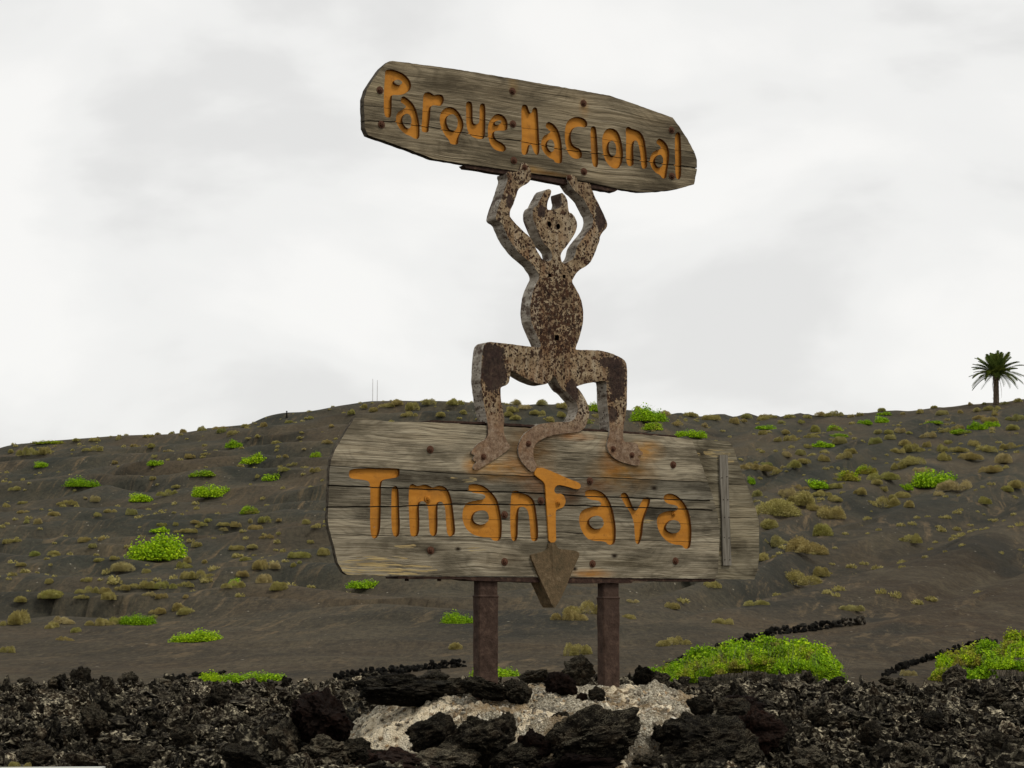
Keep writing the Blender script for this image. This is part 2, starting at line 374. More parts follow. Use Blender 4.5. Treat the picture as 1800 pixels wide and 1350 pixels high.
def paint():
    m = Mt('ochre_paint'); n = m.noise(m.map(m.obj, (6, 6, 30)), 1, 5, .6); n2 = m.noise(m.obj, 30, 5, .7)
    c = m.ramp(n, [(.3, (.42, .165, .020)), (.7, (.54, .23, .034))])
    c = m.mix(m.rng(n2, .56, .72, 0, .6), c, (.22, .085, .02)); c = m.mix(m.rng(m.noise(m.obj, 5, 6, .7), .52, .66, 0, .45), c, (.24, .11, .03)); c = m.mix(m.ramp(m.noise(m.map(m.obj, (22, 22, 70)), 1, 5, .7), [(.68, 0), (.71, .8)]), c, (.25, .21, .15))
    c = m.mix(m.rng(m.noise(m.map(m.obj, (9, 9, 150)), 1, 3, .6), .32, .26, 0, .6), c, (.11, .045, .015))
    return m.fin(c, .62, m.bump(m.math('ADD', n, n2), .35, .003), .3)
M['paint'] = paint()
M['shade_wall'] = Mt('shaded_recess_wall').fin((.13, .055, .014), .8)  # letter recess walls coloured dark to stand in for their shadow

def rusty(name, dark_spots=(), side=False):
    m = Mt(name); v = m.obj
    base = m.ramp(m.noise(v, 22, 6, .65), [(.3, (.12, .078, .040)), (.5, (.26, .185, .105)), (.72, (.44, .35, .225))])
    base = m.mix(m.rng(m.noise(v, 6, 4), .52, .68, 0, .55), base, (.27, .15, .07))
    base = m.mix(m.rng(m.noise(m.map(v, (14, 14, 2.5)), 1, 4), .55, .7, 0, .4), base, (.40, .34, .27))
    wv = m.vadd(m.map(v, (1, 1, .8)), m.comb(m.math('MULTIPLY', m.noise(v, 40, 2), .02), 0, m.math('MULTIPLY', m.noise(v, 37, 2), .02)))
    vo = m.voro(wv, 58, rnd=1); vb = m.voro(wv, 105)
    thr = m.rng(m.noise(v, 3.2, 3), .35, .7, .24, .44)
    p1 = m.math('LESS_THAN', vo, thr); p2 = m.math('LESS_THAN', vb, m.math('MULTIPLY', thr, .85))
    nb = m.noise(v, 55, 5, .7); big = m.math('LESS_THAN', m.noise(v, 34, 5, .65), .42)
    pit = m.math('MAXIMUM', m.math('MAXIMUM', p1, p2), m.math('MULTIPLY', big, .9))
    torso = m.spot(v, (sp(975, 555)[0], 0, sp(975, 555)[1]), (.22, 9, .36))
    pit = m.math('MAXIMUM', pit, m.math('MULTIPLY', m.math('GREATER_THAN', nb, m.rng(torso, 0, .6, .62, .50)), .95))
    run = m.noise(m.map(v, (26, 26, 2.2)), 1, 5, .65); base = m.mix(m.rng(run, .52, .66, 0, .75), base, (.14, .062, .028)); base = m.mix(m.rng(run, .46, .34, 0, .5), base, (.42, .36, .26))
    rc = m.ramp(m.noise(v, 50, 3), [(.35, (.016, .007, .004)), (.7, (.066, .027, .012))])
    c = m.mix(pit, base, rc); msk = pit
    for (px, py, w, h) in dark_spots:
        x, z = sp(px, py)
        s = m.math('GREATER_THAN', m.math('ADD', m.spot(v, (x, 0, z), (w/330/.84/2, 9, h/330/2)), m.math('MULTIPLY', m.math('SUBTRACT', nb, .5), 1.5)), .32)
        c = m.mix(m.math('MULTIPLY', s, .92), c, m.ramp(m.noise(v, 30, 5, .7), [(.35, (.018, .011, .009)), (.6, (.045, .026, .02)), (.8, (.10, .065, .045))]))
    zf = m.sep(v)[2]; zb = sp(970, 742)[1]
    low = m.rng(m.math('ADD', zf, m.math('MULTIPLY', m.math('SUBTRACT', nb, .5), .12)), zb+.05, zb-.04, 0, 1)   # the flat plates bolted over the boards keep a brown rust skin
    sm = m.math('LESS_THAN', m.voro(v, 75), .17)
    fc = m.ramp(m.noise(v, 45, 6, .7), [(.32, (.11, .06, .035)), (.5, (.23, .15, .095)), (.7, (.36, .27, .19))])
    fc = m.mix(m.rng(m.noise(v, 7, 3), .5, .64, 0, .6), fc, (.27, .14, .065)); fc = m.mix(m.math('MULTIPLY', sm, .7), fc, (.05, .022, .014))
    c = m.mix(m.math('MULTIPLY', low, .85), c, fc)
    h = m.math('ADD', m.math('MULTIPLY', pit, -1), m.math('MULTIPLY', nb, .8))
    return m.fin(c, .68, m.bump(h, .9, .006), .4)
darks = [(866, 652, 60, 100), (862, 618, 60, 34), (1082, 665, 44, 110), (1070, 638, 60, 26), (1054, 382, 26, 70), (894, 355, 18, 34), (978, 346, 14, 16), (950, 372, 20, 30), (1004, 690, 30, 60), (1075, 730, 22, 40)]
M['rust_fig'] = rusty('pitted_painted_steel', darks)
def edgemat():
    m = Mt('worn_grey_edge'); v = m.obj; n = m.noise(m.map(v, (30, 8, 30)), 1, 6, .7); n2 = m.noise(v, 9, 4, .6)
    c = m.ramp(n, [(.32, (.06, .042, .03)), (.45, (.25, .215, .17)), (.7, (.52, .475, .40))])
    c = m.mix(m.rng(n2, .52, .60, 0, .85), c, (.06, .035, .025))
    c = m.mix(m.math('LESS_THAN', m.voro(v, 45), .22), c, (.05, .03, .022))
    return m.fin(c, .75, m.bump(n, .8, .006), .3)
M['fig_edge'] = edgemat()
def rust2(name, a, b, c3, sc=1.0, spec=.35):
    m = Mt(name); v = m.obj; n = m.noise(v, 30*sc, 8, .72); n2 = m.noise(v, 4*sc, 4, .6)
    c = m.ramp(n, [(.32, a), (.55, b), (.75, c3)]); c = m.mix(m.rng(n2, .5, .7, 0, .6), c, b)
    fl = m.voro(v, 90*sc); c = m.mix(m.math('MULTIPLY', m.math('LESS_THAN', fl, .12), .5), c, c3)
    return m.fin(c, .75, m.bump(m.math('ADD', n, m.math('MULTIPLY', fl, .3)), .7, .005), spec)
M['rust_post'] = rust2('rusted_post_steel', (.026, .015, .010), (.060, .037, .027), (.125, .080, .055))
M['rust_tail'] = rust2('brown_rusted_steel', (.12, .065, .04), (.21, .135, .09), (.30, .22, .16))
M['rust_foot'] = rust2('tan_rusted_steel', (.13, .065, .035), (.26, .16, .095), (.36, .26, .17))
M['rust_spade'] = rust2('spade_rust', (.06, .048, .026), (.125, .085, .045), (.23, .175, .105))
M['rust_bolt'] = rust2('bolt_rust', (.05, .022, .012), (.13, .06, .035), (.22, .13, .085), 2)
M['rust_edge'] = rust2('dark_strip_rust', (.018, .010, .008), (.05, .028, .02), (.15, .09, .055))

def leafmat(name, cols, trans=.35, brown=None):
    m = Mt(name); r = m.geo('Random Per Island'); n = m.noise(m.obj, 3.2, 3); o = m.info()
    f = m.math('ADD', m.math('MULTIPLY', r, .55), m.math('MULTIPLY', n, .5))
    k = len(cols); c = m.ramp(f, [(.15 + .7*i/(k-1), q) for i, q in enumerate(cols)])
    if brown: c = m.mix(m.rng(m.math('ADD', m.noise(m.obj, 1.7, 3), m.math('MULTIPLY', o, .2)), .58, .72, 0, .8), c, brown)
    c = m.mix(1, c, m.ramp(o, [(0, (.72, .78, .8)), (.5, (1.0, 1.0, 1.0)), (1, (1.3, 1.15, .9))]), 'MULTIPLY')
    m.fin(c, .6, None, .25)
    t = m.n.new('ShaderNodeBsdfTranslucent'); m.put(t.inputs[0], c)
    s = m.n.new('ShaderNodeMixShader'); s.inputs[0].default_value = trans
    m.nt.links.new(m.b.outputs[0], s.inputs[1]); m.nt.links.new(t.outputs[0], s.inputs[2]); m.nt.links.new(s.outputs[0], m.out.inputs[0])
    return m.m
M['leaf'] = leafmat('bright_green_leaf', [(.060, .12, .006), (.24, .43, .010), (.50, .68, .022)], .28)
M['leaf2'] = leafmat('mixed_green_leaf', [(.060, .11, .008), (.23, .39, .012), (.50, .64, .024)], .28, (.22, .18, .05))
M['twig'] = Mt('bare_twig').fin((.20, .17, .125), .8)
def drymat():
    m = Mt('dry_scrub'); r = m.geo('Random Per Island'); o = m.info(); n = m.noise(m.obj, 4, 3)
    a = m.ramp(o, [(0, (.36, .31, .10)), (.25, (.30, .28, .075)), (.5, (.33, .25, .09)), (.72, (.26, .27, .05)), (.88, (.42, .34, .17)), (1, (.20, .25, .04))])
    c = m.mix(m.rng(m.math('ADD', m.math('MULTIPLY', r, .5), n), .6, 1.05, .0, .6), a, (.56, .48, .22))
    c = m.mix(m.rng(n, .5, .36, 0, .5), c, (.19, .15, .06))
    m.fin(c, .85, None, .1)
    t = m.n.new('ShaderNodeBsdfTranslucent'); m.put(t.inputs[0], c)
    s = m.n.new('ShaderNodeMixShader'); s.inputs[0].default_value = .18
    m.nt.links.new(m.b.outputs[0], s.inputs[1]); m.nt.links.new(t.outputs[0], s.inputs[2]); m.nt.links.new(s.outputs[0], m.out.inputs[0])
    return m.m
M['dry'] = drymat()

# ------------------------------------------------------------------ ground
nu, ny = 420, 620
us = np.concatenate([np.linspace(-5, -1.7, 6)[:-1], np.linspace(-1.7, -.30, 46)[:-1], np.linspace(-.30, .30, nu-100), np.linspace(.30, 1.7, 46)[1:], np.linspace(1.7, 5, 6)[1:]])
nu = len(us)
ys = np.concatenate([-np.geomspace(600, 1, 14), np.linspace(1, 27, 20)[:-1], np.linspace(27, 172, 520), np.geomspace(173, 1500, 40)])
ny = len(ys)
U, Y = np.meshgrid(us, ys); X = U*(np.abs(Y) + 6)
Z = terrain(X, Y)
V = np.stack([X, Y, Z], -1).reshape(-1, 3)
i = np.arange(ny-1)[:, None]*nu + np.arange(nu-1)[None, :]
Q = np.stack([i, i+1, i+nu+1, i+nu], -1).reshape(-1, 4)
tag(link('ground', npmesh('ground', V, Q, M['ash'], True)), kind='structure')

# lava bed under the clinker
us = np.linspace(-.42, .42, 460); ys = np.geomspace(5.5, 31.5, 300)
U, Y = np.meshgrid(us, ys); X = U*(Y+1)
Z = lava(X, Y) + (fbm(X*18, Y*18, 2)-.5)*.05 - .02
V = np.stack([X, Y, Z], -1).reshape(-1, 3); i = np.arange(299)[:, None]*460 + np.arange(459)[None, :]
Q = np.stack([i, i+1, i+461, i+460], -1).reshape(-1, 4)
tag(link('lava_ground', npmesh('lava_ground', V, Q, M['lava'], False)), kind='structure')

# ------------------------------------------------------------------ rocks
from mathutils import noise as mn
def rock_np(seed, sub=3, rough=.45, flat=1.0, craggy=1.0):
    bm = bmesh.new(); bmesh.ops.create_icosphere(bm, subdivisions=sub, radius=1)
    r = random.Random(seed); o = Vector((r.uniform(0, 99), r.uniform(0, 99), r.uniform(0, 99)))
    cuts = [(Vector((r.gauss(0, 1), r.gauss(0, 1), r.gauss(0, 1))).normalized(), r.uniform(.55, .9)) for _ in range(7)]
    for v in bm.verts:
        p = v.co.copy()
        for n, d in cuts:
            e = p.dot(n) - d
            if e > 0: p -= n*e*.85
        k = 1 + rough*(mn.noise(p*1.4 + o)) + rough*.55*craggy*mn.noise(p*3.4 + o) + rough*.35*craggy*(1-2*abs(mn.noise(p*6.5 + o)))
        v.co = p*k; v.co.z *= flat
    V = np.array([v.co[:] for v in bm.verts]); Fc = np.array([[q.index for q in f.verts] for f in bm.faces]); bm.free()
    V /= np.abs(V).max(0)
    return V, Fc
def euler_mats(n, tilt=3.14):
    out = np.zeros((n, 3, 3)); a = rng.uniform(0, 2*math.pi, n); b = rng.uniform(-tilt, tilt, n); c = rng.uniform(-tilt, tilt, n)
    for k in range(n): out[k] = np.array(Euler((b[k], c[k], a[k])).to_matrix())
    return out
def scatter(variants, P, Sx, Rm):
    Vs = []; Fs = []; base = 0
    idx = rng.integers(0, len(variants), len(P))
    for q, (V, Fc) in enumerate(variants):
        k = np.nonzero(idx == q)[0]
        if not len(k): continue
        W = np.einsum('nij,vj->nvi', Rm[k], V)*Sx[k][:, None, :] + P[k][:, None, :]
        Vs.append(W.reshape(-1, 3))
        Fs.append((Fc[None] + (np.arange(len(k))*len(V))[:, None, None] + base).reshape(-1, 3)); base += W.shape[0]*W.shape[1]
    return np.concatenate(Vs), np.concatenate(Fs)
fine = [rock_np(s, 3, .95, 1, 1.4) for s in range(20, 30)]; coarse = [rock_np(s, 2, 1.05, 1, 1.3) for s in range(40, 54)]
def in_plinth(x, y): return (abs(x - .02) < 1.12) & (y > 9.75) & (y < 12.3)
def field(n, y0, y1, p0, p1, variants, lift, umax=.27, mixk=.5):
    y = np.exp(rng.uniform(math.log(y0), math.log(y1), n)); y2 = 1/rng.uniform(1/y1, 1/y0, n)
    y = np.where(rng.random(n) < mixk, y, y2); x = rng.uniform(-umax, umax, n)*(y+.3)
    s = (p0*(p1/p0)**(rng.random(n)**1.5))*y/F*np.interp(y, [8, 28], [1.0, .62])
    ok = ~(in_plinth(x, y)); x, y, s = x[ok], y[ok], s[ok]
    heap = fbm(x*2.1+50, y*1.3, 2)
    z = lava(x, y) + s*lift + (heap-.5)*.22
    P = np.stack([x, y, z], -1); Sx = s[:, None]*rng.uniform(.5, 1.55, (len(s), 3)); Sx[:, 2] *= .9
    return scatter(variants, P, Sx, euler_mats(len(s)))
va, fa = field(2600, 6.9, 29, 14, 40, fine, .25)
vb, fb = field(13500, 6.9, 29.5, 5, 19, coarse, .8)
vc, fc = field(10, 8.0, 29, 20, 30, fine, .1)
V = np.concatenate([va, vb, vc]); Fc = np.concatenate([fa, fb+len(va), fc+len(va)+len(vb)])
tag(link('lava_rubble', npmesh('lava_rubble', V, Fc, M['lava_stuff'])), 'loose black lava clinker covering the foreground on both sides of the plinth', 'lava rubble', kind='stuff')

rockm = []
for s in range(8):
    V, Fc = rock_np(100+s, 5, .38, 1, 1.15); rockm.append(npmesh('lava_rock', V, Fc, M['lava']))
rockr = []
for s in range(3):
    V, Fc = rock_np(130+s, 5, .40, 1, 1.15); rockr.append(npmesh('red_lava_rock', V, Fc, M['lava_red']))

# ------------------------------------------------------------------ plinth of mortar and lava stones
pxs = np.linspace(-1.12, 1.18, 260); pys = np.linspace(9.75, 12.3, 260)
PX, PY = np.meshgrid(pxs, pys)
def plinth_z(x, y):
    px = 900 + x/y*F
    ed = np.interp(px, [560, 640, 720, 900, 1100, 1230, 1330], [10.75, 10.42, 10.30, 10.22, 10.22, 10.35, 10.8]) + (fbm(x*2.3, y*0, 2)-.5)*.25
    top = np.interp(y, [10.2, 10.5, 11.0, 11.4, 12.3], [-.515, -.465, -.395, -.425, -.52])
    side = np.interp(px, [560, 620, 700, 760, 1150, 1230, 1330], [-.44, -.20, -.08, 0, 0, -.08, -.42])
    drop = np.clip((ed - y)/.42, 0, 1.5); z = top + side - drop*.62 - np.clip((y-11.7)/.5, 0, 1)*.45
    return z + (fbm(x*5, y*5, 3)-.5)*.07
PZ = plinth_z(PX, PY) + (fbm(PX*30, PY*30, 3)-.5)*.045 + (np.abs(fbm(PX*13+4, PY*13, 2)-.5))*.05
V = np.stack([PX, PY, PZ], -1).reshape(-1, 3); i = np.arange(259)[:, None]*260 + np.arange(259)[None, :]
Q = np.stack([i, i+1, i+261, i+260], -1).reshape(-1, 4)
def concrete():
    m = Mt('stony_mortar'); v = m.obj
    n = m.noise(v, 26, 8, .7); vo = m.voro(v, 110, out=1); vd = m.voro(v, 110); vd2 = m.voro(v, 210)
    c = m.ramp(n, [(.34, (.07, .060, .042)), (.5, (.36, .32, .235)), (.66, (.74, .68, .53))])
    bw = m.n.new('ShaderNodeRGBToBW'); m.put(bw.inputs[0], vo)
    c = m.mix(.55, c, m.ramp(bw.outputs[0], [(0, (.03, .025, .018)), (.30, (.20, .16, .10)), (.55, (.42, .38, .28)), (.8, (.68, .62, .49))]))
    c = m.mix(m.rng(vd, .45, .8, 0, .7), c, (.04, .032, .022))
    c = m.mix(m.rng(m.noise(v, 3.5, 3), .5, .62, 0, .75), c, m.ramp(n, [(.3, (.12, .075, .03)), (.7, (.34, .235, .125))]))
    c = m.mix(m.rng(m.noise(v, 2.1, 4, .6), .46, .36, 0, .7), c, m.ramp(n, [(.35, (.035, .03, .024)), (.7, (.20, .18, .14))]))
    a = at(712, 1270, 10.45)
    pl = m.math('GREATER_THAN', m.math('ADD', m.spot(v, a[:], (.30, .6, .24)), m.math('MULTIPLY', m.math('SUBTRACT', m.noise(v, 9, 4), .5), 1.2)), .12)
    c = m.mix(pl, c, m.ramp(m.noise(v, 12, 6, .65), [(.3, (.34, .26, .16)), (.5, (.68, .58, .41)), (.7, (.82, .74, .57))]))
    h = m.math('ADD', m.math('MULTIPLY', n, .8), m.math('MULTIPLY', vd, -.7)); h = m.math('ADD', h, m.math('MULTIPLY', vd2, -.3))
    return m.fin(c, .9, m.bump(h, .9, .012), .2)
M['concrete'] = concrete()
plinth = tag(link('plinth', npmesh('plinth', V, Q, M['concrete'], False)), 'low plinth of pale stony mortar and black lava stones under the two posts', 'plinth')
pb = [rock_np(s, 1, .4) for s in range(60, 70)]
n = 9000; x = rng.uniform(-.85, 1.02, n); y = rng.uniform(9.9, 11.5, n); z = plinth_z(x, y)
s = .0032*(4.6**(rng.random(n)**2))
V, Fc = scatter(pb, np.stack([x, y, z+.004], -1), s[:, None]*rng.uniform(.7, 1.3, (n, 3)), euler_mats(n))
M['peb'] = None
def pebm():
    m = Mt('mortar_pebble'); r = m.geo('Random Per Island'); n = m.noise(m.obj, 60, 4)
    c = m.ramp(r, [(0, (.03, .025, .02)), (.25, (.16, .13, .09)), (.5, (.42, .38, .29)), (.7, (.30, .20, .10)), (1, (.66, .61, .50))])
    return m.fin(m.mix(m.rng(n, .4, .6, 0, .5), c, (.10, .085, .065)), .85)
tag(link('gravel', npmesh('gravel', V, Fc, pebm()), plinth), kind='stuff')

def place_rock(meshes, px, py, w, h, d, k=0, depth=None, parent=None, name='lava_rock', rz=None):
    p = at(px, py, d); u = d/F; m = meshes[k % len(meshes)]
    o = link(name, m, parent, p, (0, 0, 0), (w*u/2*1.08, (depth or w*.85)*u/2, h*u/2*1.12))
    o.rotation_euler = (0, 0, 0) if rz is None else rz
    return o
# stones set in the face of the plinth
for q, (px, py, w, h, d, red) in enumerate([(760, 1290, 84, 62, 10.12, 0), (838, 1300, 112, 82, 10.02, 0), (891, 1277, 30, 42, 10.1, 0), (1037, 1302, 158, 96, 9.98, 0),
        (1048, 1262, 20, 18, 10.15, 0), (1028, 1266, 9, 9, 10.15, 0), (1252, 1302, 170, 104, 10.0, 0), (1230, 1243, 40, 34, 10.45, 0), (1092, 1266, 42, 34, 10.12, 1),
        (1125, 1335, 26, 20, 9.95, 0), (1330, 1282, 84, 80, 10.15, 1), (905, 1340, 90, 50, 9.95, 0), (628, 1318, 62, 40, 10.08, 0), (576, 1322, 84, 52, 10.0, 0), (700, 1345, 150, 60, 9.9, 1),
        (1160, 1345, 60, 30, 9.93, 0), (790, 1338, 120, 50, 9.9, 0), (1010, 1350, 130, 50, 9.85, 1), (1215, 1338, 100, 60, 9.88, 0), (660, 1338, 60, 34, 9.95, 0), (1300, 1325, 100, 80, 9.9, 0), (935, 1312, 60, 60, 10.0, 1), (1165, 1290, 34, 28, 10.08, 0), (985, 1262, 26, 20, 10.25, 0), (1290, 1250, 70, 50, 10.4, 0), (960, 1345, 50, 30, 9.93, 0), (810, 1345, 60, 30, 9.9, 0)]):
    place_rock(rockr if red else rockm, px, py, w*1.14, h*1.12, d, q*3+1, parent=plinth, name='stone', rz=(random.uniform(-.2, .2), random.uniform(-.25, .25), random.uniform(0, .6)))
loose = [
 (698, 1214, 176, 56, 10.62, 0, 'broad dark lava slab lying on the left end of the plinth, above the cream mortar'),
 (566, 1258, 128, 108, 10.2, 1, 'big brownish lava boulder at the left end of the plinth'),
 (500, 1300, 70, 90, 10.1, 0, 'tall black lava boulder left of the brownish boulder beside the plinth'),
 (858, 1210, 92, 36, 10.6, 0, 'dark lava rock leaning in front of the foot of the left post'),
 (910, 1216, 62, 42, 10.6, 0, 'rounded dark lava rock on the plinth, just right of the left post'),
 (800, 1205, 60, 34, 10.8, 0, 'dark lava rock on the plinth, just left of the left post'),
 (985, 1203, 60, 38, 10.75, 1, 'reddish brown lava rock midway between the two posts'),
 (1022, 1226, 26, 20, 10.6, 1, 'small reddish lava stone beside the dark cobble in front of the right post'),
 (1050, 1223, 34, 30, 10.6, 0, 'dark cobble lying on the mortar in front of the right post'),
 (1017, 1180, 64, 52, 11.6, 0, 'pointed grey lava rock rising behind the plinth, left of the right post'),
 (1130, 1188, 44, 44, 11.9, 0, 'upright jagged lava rock just right of the right post'),
 (1160, 1196, 40, 34, 11.9, 0, 'craggy lava rock second to the right of the right post'),
 (940, 1190, 66, 24, 11.7, 0, 'flat dark lava rock behind the plinth between the posts'),
 (760, 1193, 80, 30, 11.9, 0, 'long dark lava rock behind the slab on the plinth'),
 (1300, 1240, 90, 40, 10.9, 1, 'brown ridged lava rock at the right end of the plinth'),
 (1375, 1300, 70, 80, 10.4, 0, 'black lava boulder standing right of the plinth'),
 (1430, 1340, 100, 50, 9.6, 0, 'low black lava rock at the bottom edge, right of the plinth'),
 (140, 1190, 36, 38, 27, 0, 'pointed black lava rock on the rubble skyline at left, largest there'),
 (100, 1196, 38, 26, 26.5, 0, 'humped black lava rock on the rubble skyline left of the pointed one'),
 (45, 1196, 26, 20, 26.5, 0, 'small black lava rock on the rubble skyline nearest the left picture edge'),
 (225, 1190, 34, 26, 27, 0, 'black lava rock on the rubble skyline between the pointed rock and the vine patch'),
 (290, 1196, 34, 18, 26, 0, 'low lava rock on the rubble skyline just left of the dark stone row'),
 (385, 1225, 40, 44, 18, 0, 'rounded dark lava boulder amid the rubble below the vine patch at left'),
 (165, 1265, 60, 60, 12.5, 0, 'tall dark lava boulder in the left rubble halfway down'),
 (230, 1335, 90, 50, 9.0, 0, 'wide lava boulder at the bottom of the left rubble'),
 (60, 1330, 70, 36, 9.0, 0, 'dark lava boulder at the bottom left of the rubble'),
 (430, 1330, 80, 50, 9.3, 0, 'dark lava boulder at the bottom of the rubble left of the plinth'),
 (320, 1290, 60, 38, 11.0, 0, 'lava boulder in the middle of the left rubble'),
 (1530, 1235, 46, 30, 18, 0, 'lava boulder in the upper right rubble below the small dry bush'),
 (1680, 1180, 44, 36, 26, 0, 'brown humped lava rock in front of the right hand fig bush'),
 (1560, 1192, 30, 16, 27, 0, 'low lava rock on the rubble skyline left of the small dry bush'),
 (1470, 1195, 34, 20, 26, 0, 'lava rock on the rubble skyline below the right end of the large fig bush'),
 (1420, 1188, 28, 24, 26, 0, 'pale-topped lava rock poking up before the large fig bush'),
 (1330, 1190, 28, 26, 26, 0, 'lava rock on the rubble skyline before the middle of the large fig bush'),
 (1250, 1198, 30, 20, 25, 0, 'lava rock on the rubble skyline before the left end of the large fig bush'),
 (1440, 1258, 40, 36, 13, 0, 'smooth dark lava cobble lodged in the rubble right of the plinth'),
 (1760, 1315, 90, 60, 9.4, 0, 'black lava boulder at the bottom right corner'),
 (1600, 1320, 60, 40, 9.6, 0, 'craggy lava boulder at the bottom of the right rubble'),
 (1640, 1268, 56, 34, 12.5, 0, 'lava boulder in the middle of the right rubble'),
 (1745, 1225, 40, 26, 17, 0, 'lava boulder in the upper right rubble below the right hand fig bush'),
 (1530, 1290, 44, 44, 11, 0, 'grey-tipped lava boulder in the right rubble nearer the plinth'),
]
for q, (px, py, w, h, d, red, lb) in enumerate(loose):
    if d > 15: py += 5; w *= 1.25; h *= 1.1
    o = place_rock(rockr if red else rockm, px, py, w, h, d, q*5+2, rz=(random.uniform(-.15, .15), random.uniform(-.2, .2), random.uniform(0, 6)) if w < 150 else (0, .05, 0))
    tag(o, lb, 'rock', 'lava rocks lying on and around the plinth and rubble')

# ------------------------------------------------------------------ dry stone walls on the slope
ws = []
for s in range(5):
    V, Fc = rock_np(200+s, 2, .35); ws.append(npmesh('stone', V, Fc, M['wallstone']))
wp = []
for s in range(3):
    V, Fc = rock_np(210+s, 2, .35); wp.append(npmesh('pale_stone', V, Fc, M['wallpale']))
def wall(pts, hpx, label, pale_from=9999, step=4.2):
    p0 = hit(*pts[0]) or at(*pts[0], 30)
    root = tag(link('dry_stone_wall', None, loc=p0), label, 'stone wall', 'low dry stone walls of black lava')
    n = 0
    for (x0, y0), (x1, y1) in zip(pts, pts[1:]):
        k = max(1, int(math.hypot(x1-x0, y1-y0)/step))
        for j in range(k):
            t = j/k; px = x0+(x1-x0)*t; py = y0+(y1-y0)*t
            p = hit(px, py)
            if p is None: continue
            u = p.y/F
            for lv in range(3 if hpx > 14 else 2):
                r = step*.95*u*random.uniform(.5, 1.7)
                o = link('stone', random.choice(wp if px > pale_from else ws), root, p - p0 + Vector((random.uniform(-.5, .5)*r, random.uniform(-2.2, 2.2)*r, (lv*hpx/4.6 + random.uniform(-3, 2.5))*u)),
                         (random.uniform(0, 3), random.uniform(0, 3), random.uniform(0, 3)), (r, r*.9, r*.75))
                n += 1
                if n >= 296: return
wall([(1172, 1178), (1215, 1160), (1262, 1147), (1310, 1131), (1365, 1116), (1425, 1110), (1470, 1103), (1522, 1098)], 22, 'black lava stone wall running uphill behind the large fig bush, pale at its upper end', 1475)
wall([(1555, 1190), (1600, 1172), (1640, 1160), (1690, 1144), (1735, 1136), (1752, 1134)], 18, 'short black lava stone wall behind the right hand fig bush')
wall([(590, 1196), (640, 1190), (700, 1185), (750, 1178), (818, 1172)], 22, 'low bank of black lava stones left of the left post')
wall([(300, 1196), (345, 1190), (398, 1186)], 12, 'low row of black lava stones beside the vine patch at lower left')

# ------------------------------------------------------------------ the park sign
sign = tag(link('park_sign', None, loc=O, rot=(0, 0, TH)), 'rusty horned steel figure straddling the lower wooden board and holding up the tilted upper board', 'park sign')
YF = 0.0                                       # front face of the boards
def board(name, outline, bounds, gaps, thick, letters, woodm, grp_label, yoff=0.0, back=.008):
    OL = densify(spl(outline, yoff), .02, .0012, 5)
    xs0 = min(p[0] for p in OL)-.1; xs1 = max(p[0] for p in OL)+.1; zs0 = min(p[1] for p in OL)-.1; zs1 = max(p[1] for p in OL)+.1
    cx = sum(p[0] for p in OL)/len(OL); cz = sum(p[1] for p in OL)/len(OL)
    inner = [(cx+(p[0]-cx)*.995, cz+(p[1]-cz)*.985) for p in OL]
    bk = bm_obj(name, prism([inner], yoff+thick-.004, yoff+thick+back), M['wood_side'], sign)
    lc = None
    if letters:
        bm = bmesh.new()
        for ch, cont in letters: prism([chaikin(spl(c, yoff)) for c in cont], yoff-.02, yoff+.0205, bm)
        lc = bm_obj('letter_cutter', bm, M['shade_wall'])
    lines = [[(xs0, zs1), (xs1, zs1)]]
    for b in bounds:
        L = spl(b, yoff); sl0 = L[0]; sl1 = L[-1]; L = [(xs0, sl0[1])] + L + [(xs1, sl1[1])]
        D = []
        for a, c in zip(L, L[1:]):
            k = max(1, int(abs(c[0]-a[0])/.035))
            for j in range(k): t = j/k; D.append((a[0]+(c[0]-a[0])*t, a[1]+(c[1]-a[1])*t + random.uniform(-.0012, .0012)))
        D.append(L[-1]); lines.append(D)
    lines.append([(xs0, zs0), (xs1, zs0)])
    g = [0] + [x/330/2 for x in gaps] + [0]
    for i in range(len(lines)-1):
        top = [(x, z-g[i]) for x, z in lines[i]]; bot = [(x, z+g[i+1]) for x, z in lines[i+1]]
        strip = bm_obj('strip', prism([top + bot[::-1]], -1, 1), None)
        dy = random.uniform(-.0015, .0015)
        pl = bm_obj('plank', prism([OL], yoff+dy, yoff+thick), woodm, None)
        boolean(pl, strip, 'INTERSECT')
        if lc: boolean(pl, lc, 'DIFFERENCE', True)
        pl.parent = bk; pl.name = 'plank'
        # dark end and edge grain on the sides
        me = pl.data
        if M['wood_side'].name not in [m_.name for m_ in me.materials if m_]: me.materials.append(M['wood_side'])
        si = [m_.name if m_ else '' for m_ in me.materials].index(M['wood_side'].name)
        wi = 0
        for f in me.polygons:
            f.use_smooth = False
            if f.material_index == wi and abs(f.normal.y) < .5 and abs(f.normal.z) < 1.1: f.material_index = si
        kill(strip)
    if letters:
        kill(lc)
        slit = bmesh.new()
        for L, gp in zip(lines[1:-1], gaps):
            w = max(gp*.8, .6)/330/2
            prism([[(x, z+w) for x, z in L] + [(x, z-w) for x, z in L][::-1]], -1, 1, slit)
        so = bm_obj('slits', slit, None)
        for ch, cont in letters:
            le = bm_obj('letter', prism([chaikin(spl(c, yoff)) for c in cont], yoff+.0165, yoff+.0195), M['paint'], None)
            boolean(le, so, 'DIFFERENCE'); le.parent = bk; le['label'] = 'ochre painted carved letter ' + ch
        kill(so)
    return bk
_bolt = None
